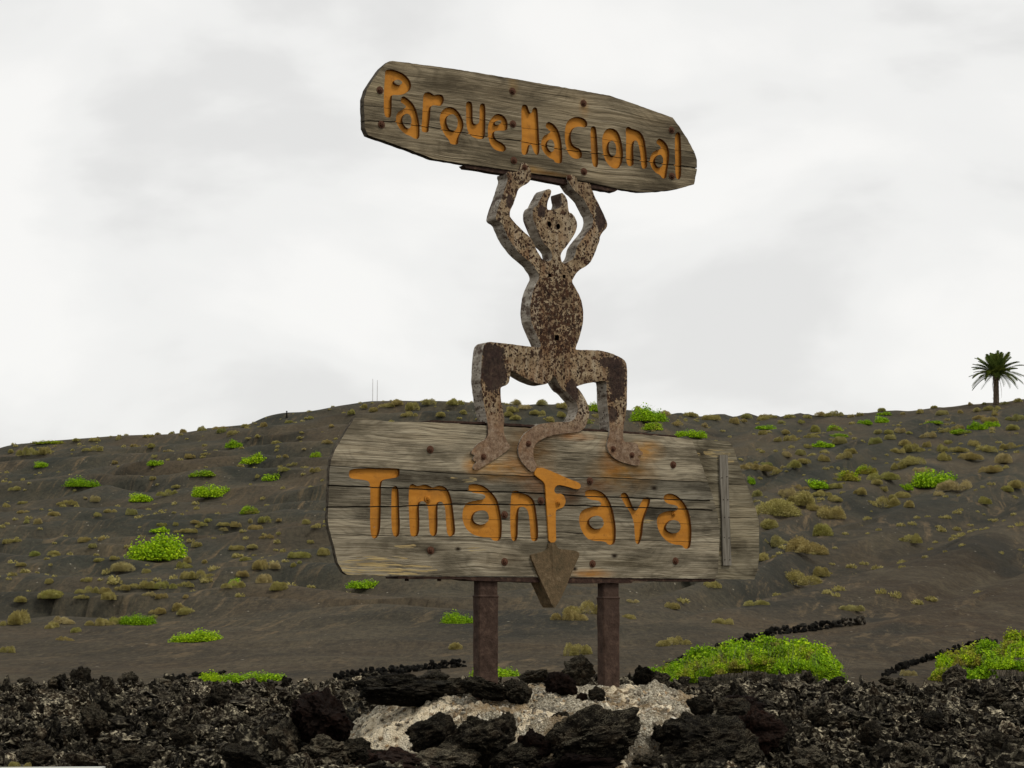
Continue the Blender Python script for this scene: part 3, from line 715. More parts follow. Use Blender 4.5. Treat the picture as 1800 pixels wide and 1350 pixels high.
def bolt(px, py, parent, off, mat=None, r=.0165, tall=.012):
    global _bolt
    key = (mat or M['rust_bolt']).name
    if _bolt is None: _bolt = {}
    if key not in _bolt:
        bm = bmesh.new()
        bmesh.ops.create_cone(bm, cap_ends=True, segments=16, radius1=1.25, radius2=1.2, depth=.25, matrix=Matrix.Rotation(R(90), 4, 'X'))
        bmesh.ops.create_cone(bm, cap_ends=True, segments=6, radius1=.82, radius2=.74, depth=.9, matrix=Matrix.Translation((0, -.45, 0)) @ Matrix.Rotation(R(90), 4, 'X'))
        bmesh.ops.create_cone(bm, cap_ends=True, segments=8, radius1=.42, radius2=.36, depth=.3, matrix=Matrix.Translation((0, -1.0, 0)) @ Matrix.Rotation(R(90), 4, 'X'))
        me = bpy.data.meshes.new('bolt'); bm.to_mesh(me); bm.free(); me.materials.append(mat or M['rust_bolt']); _bolt[key] = me
    x, z = sp(px, py, off)
    return link('bolt', _bolt[key], parent, (x, off, z), (0, random.uniform(0, 1), 0), (r, r*.9, r))

TOP_OUT = [(684, 108), (671, 119), (658, 136), (645, 157.5), (639.5, 173.5), (640.4, 204), (641.3, 225), (646.7, 237.5), (673.3, 246.4), (720, 263), (762, 279.3), (817, 288), (913, 301.5), (998, 313),
    (1037, 321), (1085, 331), (1126, 337), (1160, 336), (1192, 332), (1220, 324), (1225, 299), (1225, 281), (1220, 267), (1208, 244), (1194, 222.5), (1182, 206.5), (1156.5, 197.5), (1115.6, 183), (1071, 168),
    (1026.7, 160), (920, 141.5), (869, 132.7), (798, 121), (744.5, 114), (705, 108.7), (690, 107)]
TOP_L = [
 ('P', [zp(1, [(320,185),(370,178),(430,190),(500,220),(550,265),(578,320),(575,370),(545,405),(490,430),(440,435),(400,432),(385,440),(385,560),(378,655),(345,658),(312,640),(305,500),(310,350),(318,250)]),
        zp(1, [(400,300),(440,278),(480,290),(492,315),(470,334),(430,332)])]),
 ('a', [zp(1, [(468,500),(488,438),(540,465),(590,510),(625,570),(648,660),(662,740),(662,800),(657,868),(610,866),(575,840),(520,820),(470,775),(430,710),(425,650),(445,600),(490,580),(535,550),(500,520)]),
        zp(1, [(500,640),(530,612),(565,630),(582,670),(578,735),(560,768),(530,757),(500,720),(488,680)])]),
 ('r', [zp(1, [(698,420),(740,400),(775,412),(800,435),(840,428),(880,428),(902,460),(897,510),(870,542),(820,535),(785,535),(768,560),(765,640),(752,740),(752,803),(700,803),(678,785),(685,680),(692,560),(695,480)])]),
 ('q', [zp(1, [(900,570),(950,548),(1000,558),(1045,598),(1080,658),(1099,720),(1087,780),(1052,840),(1042,880),(1044,922),(1000,924),(963,914),(955,880),(910,830),(880,770),(860,710),(860,640),(875,600)]),
        zp(1, [(930,650),(970,620),(1010,630),(1040,680),(1035,750),(1010,790),(970,787),(940,750),(925,700)])]),
 ('u', [zp(1, [(1118,508),(1145,493),(1177,503),(1185,560),(1185,700),(1205,724),(1240,720),(1255,690),(1252,530),(1280,513),(1312,523),(1312,700),(1307,855),(1280,870),(1230,867),(1170,840),(1135,790),(1122,720),(1120,600)])]),
 ('e', [zp(1, [(1390,640),(1430,616),(1480,628),(1515,663),(1532,710),(1530,775),(1500,787),(1420,785),(1395,800),(1400,850),(1430,885),(1480,905),(1517,945),(1512,990),(1460,992),(1400,972),(1360,920),(1338,850),(1333,760),(1350,690)]),
        zp(1, [(1403,705),(1430,684),(1467,684),(1472,705),(1440,732),(1408,728)])]),
 ('N', [zp(2, [(-20,315),(5,300),(35,308),(50,350),(65,388),(80,388),(90,345),(110,326),(137,338),(144,420),(152,600),(160,700),(158,798),(118,798),(95,750),(80,700),(65,693),(55,730),(42,795),(-5,804),(-22,765),(-15,600),(-22,450)])]),
 ('a', [zp(2, [(213,520),(238,468),(290,488),(335,538),(362,600),(377,680),(386,780),(384,883),(345,883),(312,874),(300,847),(250,827),(203,780),(176,720),(176,660),(200,610),(250,590),(272,570),(240,545)]),
        zp(2, [(240,670),(262,643),(295,658),(310,710),(302,760),(275,773),(245,742),(233,700)])]),
 ('c', [zp(2, [(440,460),(490,428),(540,422),(600,438),(634,480),(630,522),(600,530),(560,520),(510,525),(480,560),(465,610),(475,680),(505,720),(560,738),(580,780),(580,832),(520,842),(470,822),(430,760),(408,660),(410,560),(420,500)])]),
 ('i', [zp(2, [(663,530),(685,513),(714,523),(724,580),(732,700),(740,820),(738,918),(710,926),(683,900),(670,780),(663,650)])]),
 ('o', [zp(2, [(820,545),(860,533),(910,548),(947,590),(972,680),(987,780),(980,870),(947,932),(900,938),(850,912),(808,850),(783,770),(776,660),(788,590)]),
        zp(2, [(850,670),(880,656),(910,690),(920,750),(912,800),(885,822),(853,790),(838,730)])]),
 ('n', [zp(2, [(1008,530),(1045,520),(1067,543),(1110,550),(1162,578),(1197,640),(1212,740),(1224,850),(1224,938),(1168,936),(1163,850),(1150,750),(1130,670),(1105,653),(1090,680),(1085,760),(1090,850),(1090,910),(1023,912),(1013,780),(1016,640)])]),
 ('a', [zp(2, [(1308,680),(1335,630),(1387,658),(1427,708),(1444,780),(1437,880),(1422,960),(1412,1040),(1368,1028),(1355,1000),(1300,972),(1258,910),(1248,840),(1270,780),(1310,755),(1355,745),(1362,725),(1335,700)]),
        zp(2, [(1315,820),(1345,793),(1375,813),(1384,870),(1372,917),(1335,930),(1306,890),(1300,850)])]),
 ('l', [zp(2, [(1498,595),(1525,570),(1552,588),(1557,680),(1562,850),(1561,1035),(1520,1046),(1503,1000),(1500,850),(1496,700)])]),
]
upper = board('upper_board', TOP_OUT, [[(630, 185), (727, 192), (815, 203), (915, 223), (1000, 233), (1133, 256), (1230, 269)],
    [(630, 212), (695, 214), (755, 223), (821, 234), (869, 243), (919, 248), (952, 254), (987, 261.5), (1041, 268), (1098, 277.5), (1124, 282), (1230, 296)]], [.8, 1.6], .042, TOP_L, M['wood_top'], 'upper')
for k, x, y in [(1, 270, 385), (1, 285, 725), (1, 1580, 395), (1, 1585, 720), (1, 1595, 1080), (2, 595, 290), (2, 600, 965), (2, 1465, 555), (2, 1470, 1010)]:
    bolt(*zc(k, x, y), upper, -.002)

LOW_OUT = [(623, 735), (604.4, 764), (589, 791), (582, 807), (579.5, 827), (578.5, 855), (577, 891), (576, 912), (578, 928), (586.7, 960), (594, 989), (602.7, 1005), (610, 1010.5), (704, 1012), (878, 1012.4), (942, 1012.6),
    (1040, 1014.5), (1116, 1016), (1144, 1016.7), (1255.7, 1017), (1262, 1007), (1264, 967), (1265, 932), (1261, 903), (1255.7, 882), (1244, 847), (1234, 818), (1224.6, 794), (1216, 773.5), (1175, 767.5), (1096, 761.5),
    (940, 752.5), (886, 750), (855, 748), (800, 744.5), (759, 742.5), (684, 741), (658, 737), (640, 735)]
LOW_L = [
 ('T', [zp(6, [(308,580),(550,580),(600,576),(795,580),(804,600),(797,668),(720,680),(650,690),(618,720),(616,900),(613,1100),(602,1230),(560,1284),(523,1262),(508,1180),(511,900),(513,750),(495,706),(430,692),(318,683),(298,652)])]),
 ('i', [zp(6, [(723,780),(750,753),(787,763),(794,850),(797,1000),(804,1150),(797,1243),(765,1265),(733,1237),(718,1150),(720,900)])]),
 ('m', [zp(6, [(893,750),(930,730),(965,753),(1000,752),(1050,738),(1095,753),(1130,773),(1170,753),(1232,753),(1282,790),(1312,870),(1327,960),(1342,1100),(1354,1225),(1310,1258),(1273,1243),(1260,1150),(1256,1030),(1245,940),(1210,903),(1180,925),(1174,1000),(1177,1150),(1167,1250),(1110,1247),(1093,1200),(1088,1050),(1080,950),(1045,903),(1005,908),(990,950),(997,1100),(992,1235),(950,1262),(908,1248),(898,1150),(890,950)])]),
 ('a', [zp(7, [(138,290),(190,283),(260,293),(322,330),(382,390),(422,450),(442,540),(460,640),(462,740),(452,848),(373,850),(355,813),(230,807),(150,772),(93,710),(68,620),(78,530),(110,473),(170,453),(250,443),(297,430),(302,400),(270,382),(190,376),(143,356),(130,320)]),
        zp(7, [(173,610),(200,563),(260,543),(310,553),(334,600),(332,647),(290,682),(230,687),(183,660)])]),
 ('n', [zp(7, [(558,365),(590,348),(627,353),(642,376),(700,383),(752,413),(787,460),(797,530),(812,640),(822,760),(817,850),(758,853),(743,800),(738,680),(725,560),(690,513),(650,508),(625,540),(620,680),(617,842),(570,855),(546,800),(543,600),(550,450)])]),
 ('a', [zp(7, [(1288,350),(1350,340),(1420,348),(1482,385),(1532,460),(1562,550),(1582,660),(1590,760),(1582,884),(1508,888),(1490,852),(1340,847),(1278,800),(1233,710),(1223,630),(1238,560),(1300,523),(1380,508),(1437,505),(1447,470),(1410,448),(1340,443),(1293,415),(1283,380)]),
        zp(7, [(1318,660),(1345,618),(1400,595),(1450,613),(1474,665),(1457,717),(1400,737),(1343,710)])]),
 ('y', [zp(8, [(240,530),(270,506),(302,518),(332,590),(360,658),(378,663),(400,638),(430,568),(460,546),(500,558),(492,610),(452,700),(434,780),(427,880),(402,955),(370,938),(363,850),(358,760),(330,682),(273,600)])]),
 ('a', [zp(8, [(610,535),(650,516),(700,523),(752,558),(802,620),(832,700),(847,820),(842,940),(827,988),(783,988),(768,954),(690,952),(618,910),(568,840),(550,770),(558,710),(600,678),(670,663),(722,665),(737,640),(715,616),(650,608),(613,580)]),
        zp(8, [(623,800),(660,750),(700,740),(745,758),(757,810),(732,852),(680,857),(638,835)])]),
]
lower = board('lower_board', LOW_OUT, [[(570, 818), (800, 832), (940, 838), (1100, 841), (1270, 849)],
    [(570, 853), (703, 858), (800, 862), (956, 867.5), (1027, 872), (1088, 874), (1270, 881)],
    [(570, 891), (620, 891), (700, 890), (800, 886), (898, 887), (1000, 888), (1270, 897)],
    [(570, 912), (800, 912), (950, 914), (1140, 919), (1270, 922)],
    [(570, 940), (800, 943), (960, 947), (1150, 950), (1270, 954)]], [1.2, 2.4, 2.4, .7, .9], .03, LOW_L, M['wood_low'], 'lower')
for k, x, y in [(6, 1105, 395), (7, 1335, 255), (7, 850, 450), (7, 490, 590), (7, 490, 1055), (7, 1360, 1075), (8, 692, 275), (8, 712, 1090), (9, 1110, 380)]:
    bolt(*zc(k, x, y), lower, -.002)
bolt(*zc(6, 1083, 882), lower, .012, M['paint']); bolt(*zc(8, 697, 688), lower, .012, M['paint'], .012)

# rear board, seen past the right end of the front one
REAR_OFF = .075
REAR = [(640, 742), (900, 752), (1175, 768), (1216, 772), (1280.6, 775.5), (1288, 784), (1297, 810), (1311.7, 849), (1328, 892.7), (1334, 915.5), (1334.5, 977), (1332, 998.5), (1326, 1018.5), (1255, 1018), (1000, 1013), (640, 1006), (606, 980), (596, 900), (600, 810)]
rear = board('rear_board', REAR, [[(600, 836), (900, 842), (1296, 852)], [(600, 884), (900, 884), (1330, 890)], [(600, 960), (900, 966), (1334, 963)]], [.9, .7, .8], .03, None, M['wood_rear'], 'rear', REAR_OFF)
bt = bm_obj('batten', prism([spl(zp(8, [(1086, 190), (1155, 193), (1162, 450), (1170, 700), (1186, 1120), (1184, 1128), (1115, 1128), (1105, 700), (1092, 450)]), REAR_OFF-.014)], REAR_OFF-.014, REAR_OFF-.002), M['batten'], rear)
M['nail'] = Mt('nail_head').fin((.03, .02, .015), .6, metal=.5)
for x, y in [(1105, 385), (1148, 375), (1118, 570), (1155, 570), (1128, 720), (1165, 720), (1125, 890), (1165, 895), (1130, 1080), (1172, 1080)]:
    a, z = sp(*zc(8, x, y), REAR_OFF-.016); bm = bmesh.new(); bmesh.ops.create_cone(bm, cap_ends=True, segments=8, radius1=.003, radius2=.003, depth=.003, matrix=Matrix.Translation((a, REAR_OFF-.015, z)) @ Matrix.Rotation(R(90), 4, 'X'))
    bm_obj('nail', bm, M['nail'], rear)

# steel strips along the board edges
def strip(pts, off, thick, name='steel_strip'):
    return bm_obj(name, prism([densify(spl(pts, off), .03, .0014, 9)], off, off+thick), M['rust_edge'], sign)
strip([(757, 738.5), (860, 742), (940, 747), (1100, 758), (1190, 766), (1190, 769.5), (1100, 761.5), (940, 751), (860, 746), (757, 742)], .012, .1)
strip([(700, 1012.8), (1040, 1015.5), (1258, 1017.5), (1256, 1022), (1030, 1021), (850, 1017.5), (820, 1018), (700, 1016.5)], .006, .13)
strip([(812, 1017), (1113, 1021.5), (1110, 1025), (1010, 1025), (940, 1023.5), (830, 1020.5)], .004, .13)
strip([(815, 290), (870, 296), (940, 307), (1000, 316), (1088, 333), (1080, 337), (990, 323), (935, 313), (870, 303), (820, 295)], .008, .05)
# underside bolts of the strip
for px in (715, 772):
    x, z = sp(px, 1018, .05); bm = bmesh.new(); bmesh.ops.create_cone(bm, cap_ends=True, segments=8, radius1=.011, radius2=.011, depth=.02, matrix=Matrix.Translation((x, .05, z))); bm_obj('bolt', bm, M['rust_edge'], sign)

# posts
def post(xa, xb, ytop, ybot):
    off = .02; a0, z1 = sp(xa, ytop, off); a1, _ = sp(xb, ytop, off); z0 = sp((xa+xb)/2, ybot, off)[1] - .12
    w = a1-a0; dep = .058
    bm = bmesh.new()
    ring = [(a0+.006, off), (a1-.006, off), (a1, off+.006), (a1, off+dep), (a0, off+dep), (a0, off+.006)]
    lv = [z1-.004 + 0, z1-.075, z1-.08, z1-.083, z1-.086, z1-.09]; ex = [-.002, -.002, .003, .004, .003, .001]
    k = 14
    for j in range(1, k+1): lv.append(z1-.09 + (z0-(z1-.09))*j/k); ex.append(random.uniform(-.001, .0015))
    rows = [[bm.verts.new((x + (e_ if x > (a0+a1)/2 else -e_), y + (-e_ if y < off+dep/2 else e_), z)) for x, y in ring] for z, e_ in zip(lv, ex)]
    for r0, r1 in zip(rows, rows[1:]):
        for q in range(6): bm.faces.new((r0[q], r0[(q+1) % 6], r1[(q+1) % 6], r1[q]))
    bm.faces.new(rows[0]); bm.faces.new(rows[-1][::-1])
    return bm_obj('post', bm, M['rust_post'], sign)
post(842.5, 876.5, 1020, 1205); post(1060.5, 1089.5, 1024, 1208)

# the figure
FIG_OFF = -.011; FT = .095
fig = (zp(3, [(600,28),(573,58),(562,108),(540,130),(480,135),(430,128),(420,160),(436,210),(420,260),(385,370),(342,490),(307,600),(312,640),(370,668),(400,740),(440,830),(500,920),(570,1000),(640,1060),(700,1110),(722,1150),(762,1200),(768,1245)])
 + zp(4, [(775,170),(742,230),(717,300),(702,400),(697,480),(712,570),(742,640),(772,710),(805,785),(780,798),(740,795),(620,780),(500,765),(380,750),(310,745),(275,765),(257,820),(247,920),(242,1010),(237,1100),(250,1200),(264,1300)])
 + zp(5, [(262,400),(280,480),(290,560),(290,620),(270,660),(220,685),(170,730),(148,760),(141,790),(165,799),(176,806),(154,825),(164,850),(192,860),(165,885),(158,915),(185,937),(260,892),(340,842),(430,782),(488,735),(480,710),(455,680),(430,610),(425,550),(435,500),(425,420),(405,340),(400,260)])
 + zp(4, [(422,1180),(434,1165),(482,1150),(507,1110),(512,1060),(516,1020),(530,1008),(600,1050),(680,1100),(760,1130),(820,1145),(868,1130),(890,1100),(920,1055),(945,1085),(960,1130),(1000,1190)])
 + zp(5, [(985,245),(1030,300),(1070,340),(1085,400),(1060,460),(1040,497),(980,510),(900,508),(800,518),(720,533),(660,570),(600,620),(570,680),(551,740),(558,800),(583,860),(630,910),(688,960)])
 + zp(5, [(722,895),(700,850),(687,810),(687,760),(700,710),(740,672),(800,642),(870,622),(960,607),(1050,602),(1112,587),(1152,540),(1177,460),(1177,400),(1157,330),(1122,270),(1090,220),(1064,202),(1075,192),(1150,170),(1230,156),(1300,146),(1332,152),(1334,300),(1345,400),(1355,500),(1360,600),(1345,660),(1333,710),(1348,770),(1390,820),(1440,852),(1500,872),(1560,887),(1600,892),(1626,880),(1626,840),(1602,820),(1607,805),(1648,800),(1652,780),(1630,760),(1607,735),(1610,700),(1560,690),(1500,685),(1477,670),(1477,600),(1482,520),(1497,460),(1507,400),(1512,300),(1512,100)])
 + zp(4, [(1602,1000),(1590,930),(1540,890),(1450,850),(1350,825),(1250,822),(1150,822),(1118,815),(1130,780),(1160,700),(1185,600),(1196,500),(1186,400),(1162,320),(1122,250),(1086,185)])
 + zp(3, [(1124,1260),(1172,1180),(1240,1140),(1300,1100),(1342,1020),(1372,940),(1402,860),(1410,810),(1440,760),(1482,720),(1487,670),(1450,590),(1400,480),(1350,390),(1332,340),(1312,290),(1302,253),(1270,248),(1200,240),(1172,230),(1157,190),(1120,158),(1080,163),(1058,190),(1070,230),(1100,270),(1130,320),(1190,370),(1240,420),(1270,480),(1300,540),(1335,600),(1338,660),(1320,720),(1260,800),(1200,870),(1160,930),(1150,1000),(1130,1050),(1060,1090),(1020,1102),(1000,1070),(990,1020),(1010,970),(1060,910),(1110,840),(1160,750),(1170,680),(1150,620),(1112,568),(1080,563),(1072,500),(1066,440),(1050,400),(1030,372),(1006,352),(994,358),(990,385),(1000,425),(1008,460),(1000,495),(975,518),(925,528),(885,533),(852,532),(850,470),(862,430),(887,370),(897,330),(870,310),(830,325),(790,400),(760,460),(748,490),(718,500),(698,540),(698,610),(715,665),(742,730),(770,790),(795,850),(822,895),(870,935),(902,985),(905,1040),(890,1068),(850,1075),(800,1058),(770,1010),(740,960),(700,860),(660,810),(590,750),(520,680),(460,610),(455,570),(470,520),(500,460),(520,400),(545,320),(580,287),(640,262),(675,222),(682,150),(670,90),(640,48)]))
FO = densify(chaikin(spl(fig, FIG_OFF), 1), .012, .0009, 3)
figo = bm_obj('figure', prism([FO], FIG_OFF, FIG_OFF+FT), M['rust_fig'])
# hollow where the boards pass behind its feet, tail and hands
cb = bmesh.new()
lowbox = spl([(500, 729), (757, 739.5), (860, 743.5), (940, 748), (1100, 759), (1300, 773), (1300, 1100), (500, 1100)], 0)
upbox = spl([(500, 235), (817, 296), (913, 308), (998, 320), (1085, 338), (1300, 345), (1300, 50), (500, 50)], 0)
prism([lowbox], -.001, .5, cb); prism([upbox], -.001, .5, cb)
hb = bmesh.new()
def circ(px, py, r, n=12, off=FIG_OFF):
    x, z = sp(px, py, off); return [(x+r*math.cos(2*math.pi*k/n), z+r*1.2*math.sin(2*math.pi*k/n)) for k in range(n)]
for k, x, y, r in [(3, 875, 685, .0105), (3, 968, 708, .0105)]: prism([circ(*zc(k, x, y), r*1.25)], -.05, .07, hb)
for k, x, y, r in [(4, 880, 127, .0085), (4, 1015, 138, .0085), (4, 948, 707, .0125)]:
    x, z = sp(*zc(k, x, y), FIG_OFF); r *= 1.12; prism([[(x-r, z-r), (x+r, z-r), (x+r, z+r), (x-r, z+r)]], -.05, .07, hb)
cbo = bm_obj('c1', cb, None); hbo = bm_obj('c2', hb, Mt('shaded_hole').fin((.012, .006, .004), .9))  # near-black colour stands for the shade inside eye and body holes
boolean(figo, cbo, 'DIFFERENCE'); boolean(figo, hbo, 'DIFFERENCE', True); kill(cbo); kill(hbo)
figo.data.materials.append(M['fig_edge']); EI = len(figo.data.materials)-1
for f in figo.data.polygons:
    f.use_smooth = False
    if abs(f.normal.y) < .5 and f.material_index == 0: f.material_index = EI
figo.parent = sign; figo.name = 'figure'; figo['label'] = 'horned squatting steel figure with arms raised and curling tail'
for k, x, y in [(5, 645, 700), (5, 250, 815), (5, 1390, 745), (5, 1555, 800), (3, 615, 85), (3, 1085, 195)]: bolt(*zc(k, x, y), figo, FIG_OFF-.001, None, .0135)

def plate(name, pts, y0, y1, mat, label, jit=.0005, ch=1):
    o = bm_obj(name, prism([densify(chaikin(spl(pts, y0), ch), .012, jit, 4)], y0, y1), mat)
    o.parent = sign; o['label'] = label; return o
fk = plate('letter', zp(7, [(828,108),(1000,178),(1130,238),(1215,266),(1245,295),(1237,330),(1200,339),(1100,307),(1020,291),(985,320),(980,360),(1000,382),(1050,380),(1087,415),(1094,470),(1072,515),(1020,533),(995,545),(995,650),(998,760),(1000,862),(930,864),(925,780),(912,600),(900,450),(895,330),(885,270),(830,230),(773,182)]),
      FIG_OFF, -.0015, M['paint'], 'ochre letter F shaped like the pronged end of the tail')
bolt(*zc(7, 1022, 467), fk, FIG_OFF-.001, M['paint'])
SP_OUT = zp(10, [(826,68),(887,68),(897,113),(930,127),(1010,134),(1088,148),(1094,180),(1062,250),(1010,370),(960,500),(884,642),(862,640),(800,500),(740,370),(700,270),(666,195),(672,173),(740,160),(800,140),(820,118)])
spo = bm_obj('spade_blade', prism([densify(chaikin(spl(SP_OUT, FIG_OFF-.004), 1), .012, .0008, 4)], FIG_OFF-.004, FIG_OFF+.10), M['rust_spade'])
cb = bmesh.new(); prism([spl([(500, 700), (1400, 700), (1400, 1024.5), (500, 1021.5)], 0)], -.0015, .5, cb); cbo = bm_obj('c3', cb, None)
boolean(spo, cbo, 'DIFFERENCE'); kill(cbo); spo.parent = sign; spo['label'] = 'rusty pointed spade blade at the end of the tail, hanging below the board'
# raised rib and rivet on the blade
rb = bmesh.new(); x0, z0 = sp(968, 955, FIG_OFF); x1, z1 = sp(972, 1015, FIG_OFF)
vs = [rb.verts.new(v) for v in [(x0-.02, FIG_OFF-.004, z0), (x0, FIG_OFF-.013, z0), (x0+.02, FIG_OFF-.004, z0), (x1-.004, FIG_OFF-.0045, z1), (x1, FIG_OFF-.005, z1), (x1+.004, FIG_OFF-.0045, z1)]]
for f in ((0, 1, 4, 3), (1, 2, 5, 4), (0, 2, 1)): rb.faces.new([vs[q] for q in f])
bm_obj('rib', rb, M['rust_spade'], spo)

# ------------------------------------------------------------------ shrubs
def leafy(seed, n, size, blades=False, lobes=5, w=1.0, hgt=.45, dep=.8):
    """leaf or blade clumps spread over a lobed mound one metre wide; returns verts, tri faces"""
    r = np.random.default_rng(seed)
    L = []
    for i in range(lobes):
        cx = r.uniform(-.33, .33)*w; cy = r.uniform(-.3, .3)*dep; rad = r.uniform(.13, .25)
        L.append((cx, cy, rad, r.uniform(.7, 1.0)*hgt*(1-.5*abs(cx)/.5)))
    L.append((r.uniform(-.1, .1), 0, .24, hgt*.8))
    Vs = []; Fs = []; sub = []
    k = r.integers(0, len(L), n)
    th = r.uniform(0, 2*math.pi, n); ph = np.arccos(r.uniform(0.02, 1, n))
    d = np.stack([np.sin(ph)*np.cos(th), np.sin(ph)*np.sin(th), np.cos(ph)], -1)
    la = np.array(L)[k]
    bump_ = .70 + .62*(np.sin(d[:, 0]*9+la[:, 0]*30)*np.sin(d[:, 1]*8+la[:, 1]*25)*.5+.5)*.7
    rr = (r.uniform(.25, 1, n)**.5)*bump_ if not blades else r.uniform(.72, 1.0, n)*(.84 + .34*(bump_-.7))
    P = np.stack([la[:, 0], la[:, 1], 0*la[:, 0]], -1) + d*np.stack([la[:, 2], la[:, 2], la[:, 3]], -1)*rr[:, None]
    P[:, 2] = np.maximum(P[:, 2], .005)
    if blades:
        up = d + r.normal(0, .45, (n, 3)); up[:, 2] += .25; up /= np.linalg.norm(up, axis=1)[:, None]
        sd = np.cross(up, r.normal(0, 1, (n, 3))); sd /= np.linalg.norm(sd, axis=1)[:, None]
        ln = r.uniform(.6, 1.5, n)[:, None]*size; wd = ln*.26
        A = P - up*ln*.5 + sd*wd; B = P - up*ln*.5 - sd*wd; Cc = P + up*ln*.6
        V = np.stack([A, B, Cc], 1).reshape(-1, 3); Fc = np.arange(3*n).reshape(-1, 3)
    else:
        nr = d*.6 + r.normal(0, .6, (n, 3)); nr[:, 2] += .5; nr /= np.linalg.norm(nr, axis=1)[:, None]
        a = np.cross(nr, r.normal(0, 1, (n, 3))); a /= np.linalg.norm(a, axis=1)[:, None]; b = np.cross(nr, a)
        s = r.uniform(.5, 1.3, n)[:, None]*size
        V = np.stack([P - a*s, P - b*s*.7 + nr*s*.15, P + a*s, P + b*s*.7 + nr*s*.15], 1).reshape(-1, 3)
        q = np.arange(n)[:, None]*4
        Fc = np.concatenate([q + np.array([[0, 1, 2]]), q + np.array([[0, 2, 3]])])
    return V, Fc
def twigs(seed, n, hgt=.45, rad=.006):
    r = np.random.default_rng(seed); Vs = []; Fs = []
    for i in range(n):
        a = np.array([r.uniform(-.15, .15), r.uniform(-.15, .15), -.03]); d = np.array([r.uniform(-.42, .42), r.uniform(-.3, .3), r.uniform(.6, 1.12)*hgt])
        m = a + (d-a)*.5 + r.normal(0, .03, 3); pts = [a, m, d]; b = len(Vs)
        for j, p in enumerate(pts):
            w = rad*(1-.4*j)
            for q in range(3): Vs.append(p + w*np.array([math.cos(q*2.1), math.sin(q*2.1), 0]))
        for j in range(2):
            for q in range(3):
                u = b+j*3+q; v = b+j*3+(q+1) % 3; Fs += [(u, v, v+3), (u, v+3, u+3)]
    return np.array(Vs), np.array(Fs)
DRY = []
for s in range(8):
    V, Fc = leafy(300+s, 8500, .024, True, lobes=[3, 4, 5, 7, 4, 8, 3, 6][s], hgt=[.46, .42, .36, .44, .5, .38, .5, .4][s]); DRY.append(npmesh('dry_bush', V, Fc, M['dry']))
GRN = []; TWG = []
for s in range(5):
    V, Fc = leafy(330+s, 2100, .030, False, lobes=5, hgt=.42); GRN.append(npmesh('foliage', V, Fc, M['leaf'] if s < 3 else M['leaf2']))
    V, Fc = twigs(340+s, 16, .40); TWG.append(npmesh('branches', V, Fc, M['twig']))
GMID = []
for s in range(2):
    V, Fc = leafy(370+s, 5200, .019, False, lobes=9, hgt=.42); GMID.append(npmesh('foliage', V, Fc, M['leaf']))
BIG = []
for s in range(2):
    V, Fc = leafy(350+s, 15000, .0115, False, lobes=16, hgt=.36, w=1.25, dep=.9); BIG.append(npmesh('foliage', V, Fc, M['leaf2'] if s == 0 else M['leaf']))
V, Fc = twigs(360, 60, .40, .0022); BIGT = npmesh('branches', V, Fc, M['twig'])

greens = []      # px, base row, width, height, label
def G8(x, y, w, h, lb): greens.append((x/3, y/3+700, w/3, h/3, lb))
def G7(x, y, w, h, lb): greens.append((x/3.6+1300, y/3.6+580, w/3.6, h/3.6, lb))
def GP(x, y, w, h, lb): greens.append((x, y, w, h, lb))
G8(1235, 265, 95, 45, 'small round green bush highest on the bare slope at left, under the skyline')
G8(825, 354, 90, 34, 'small green bush on the upper left slope, second row, alone among hollows')
G8(210, 368, 100, 34, 'tiny yellow-green bush near the top left of the slope')
G8(408, 469, 185, 52, 'wide low deep green vine at left, furthest left of the green bushes in its row')
G8(1065, 417, 140, 38, 'low green vine above the domed green bush on the left slope')
G8(1350, 348, 125, 60, 'pale and bright green bush near the top of the slope left of the lower board')
G8(1445, 434, 120, 48, 'green bush nearest the left shoulder of the lower board')
G8(725, 547, 150, 50, 'green vine below and left of the domed green bush')
G8(1120, 521, 200, 76, 'domed green bush in the middle of the left slope')
G8(1315, 608, 100, 48, 'small green bush with a trailing right side, below the domed one')
G8(850, 713, 90, 30, 'small flat green vine directly above the largest green bush')
G8(862, 856, 325, 145, 'largest green bush of the left slope, with bare pale twigs on top')
G8(1245, 985, 80, 42, 'small yellow-green bush among dry shrubs right of the largest green bush')
G8(1680, 310, 76, 34, 'faint green bush beside the upper left edge of the lower board')
G8(255, 242, 150, 22, 'thin strip of green growth along the far left skyline')
G8(1065, 1282, 290, 62, 'long low green vine at the foot of the left slope')
G8(725, 1197, 180, 66, 'olive green rounded bush above the long low vine')
G7(180, 630, 170, 32, 'long low green vine right of the board near the ridge')
G7(575, 640, 120, 44, 'green bush below the ridge, left of the paired green ones')
G7(625, 680, 110, 30, 'flat green bush directly under another green one below the ridge')
G7(525, 743, 150, 42, 'low green vine joined to a dry shrub, upper right slope')
G7(790, 597, 90, 38, 'left one of a touching pair of green bushes under the ridge')
G7(890, 587, 110, 46, 'right one of a touching pair of green bushes under the ridge')
G7(940, 540, 125, 26, 'green bush on the ridge line left of the palm')
G7(1400, 658, 120, 36, 'lower end of the green vine row below the palm')
G7(1500, 632, 120, 56, 'middle of the green vine row below the palm')
G7(1595, 612, 100, 44, 'upper end of the green vine row below the palm')
G7(470, 1003, 175, 62, 'left one of three green bushes climbing the middle of the right slope')
G7(652, 955, 165, 76, 'middle one of three green bushes climbing the right slope')
G7(800, 915, 130, 64, 'right one of three green bushes climbing the right slope')
G7(1235, 1000, 320, 130, 'largest green bush of the upper right slope')
G7(1050, 1015, 90, 50, 'small green bush touching the left of the largest on the upper right slope')
G7(68, 975, 66, 52, 'small green tuft against the right edge of the rear board')
G7(1260, 606, 140, 24, 'pale green low shrub left of the vine row below the palm')
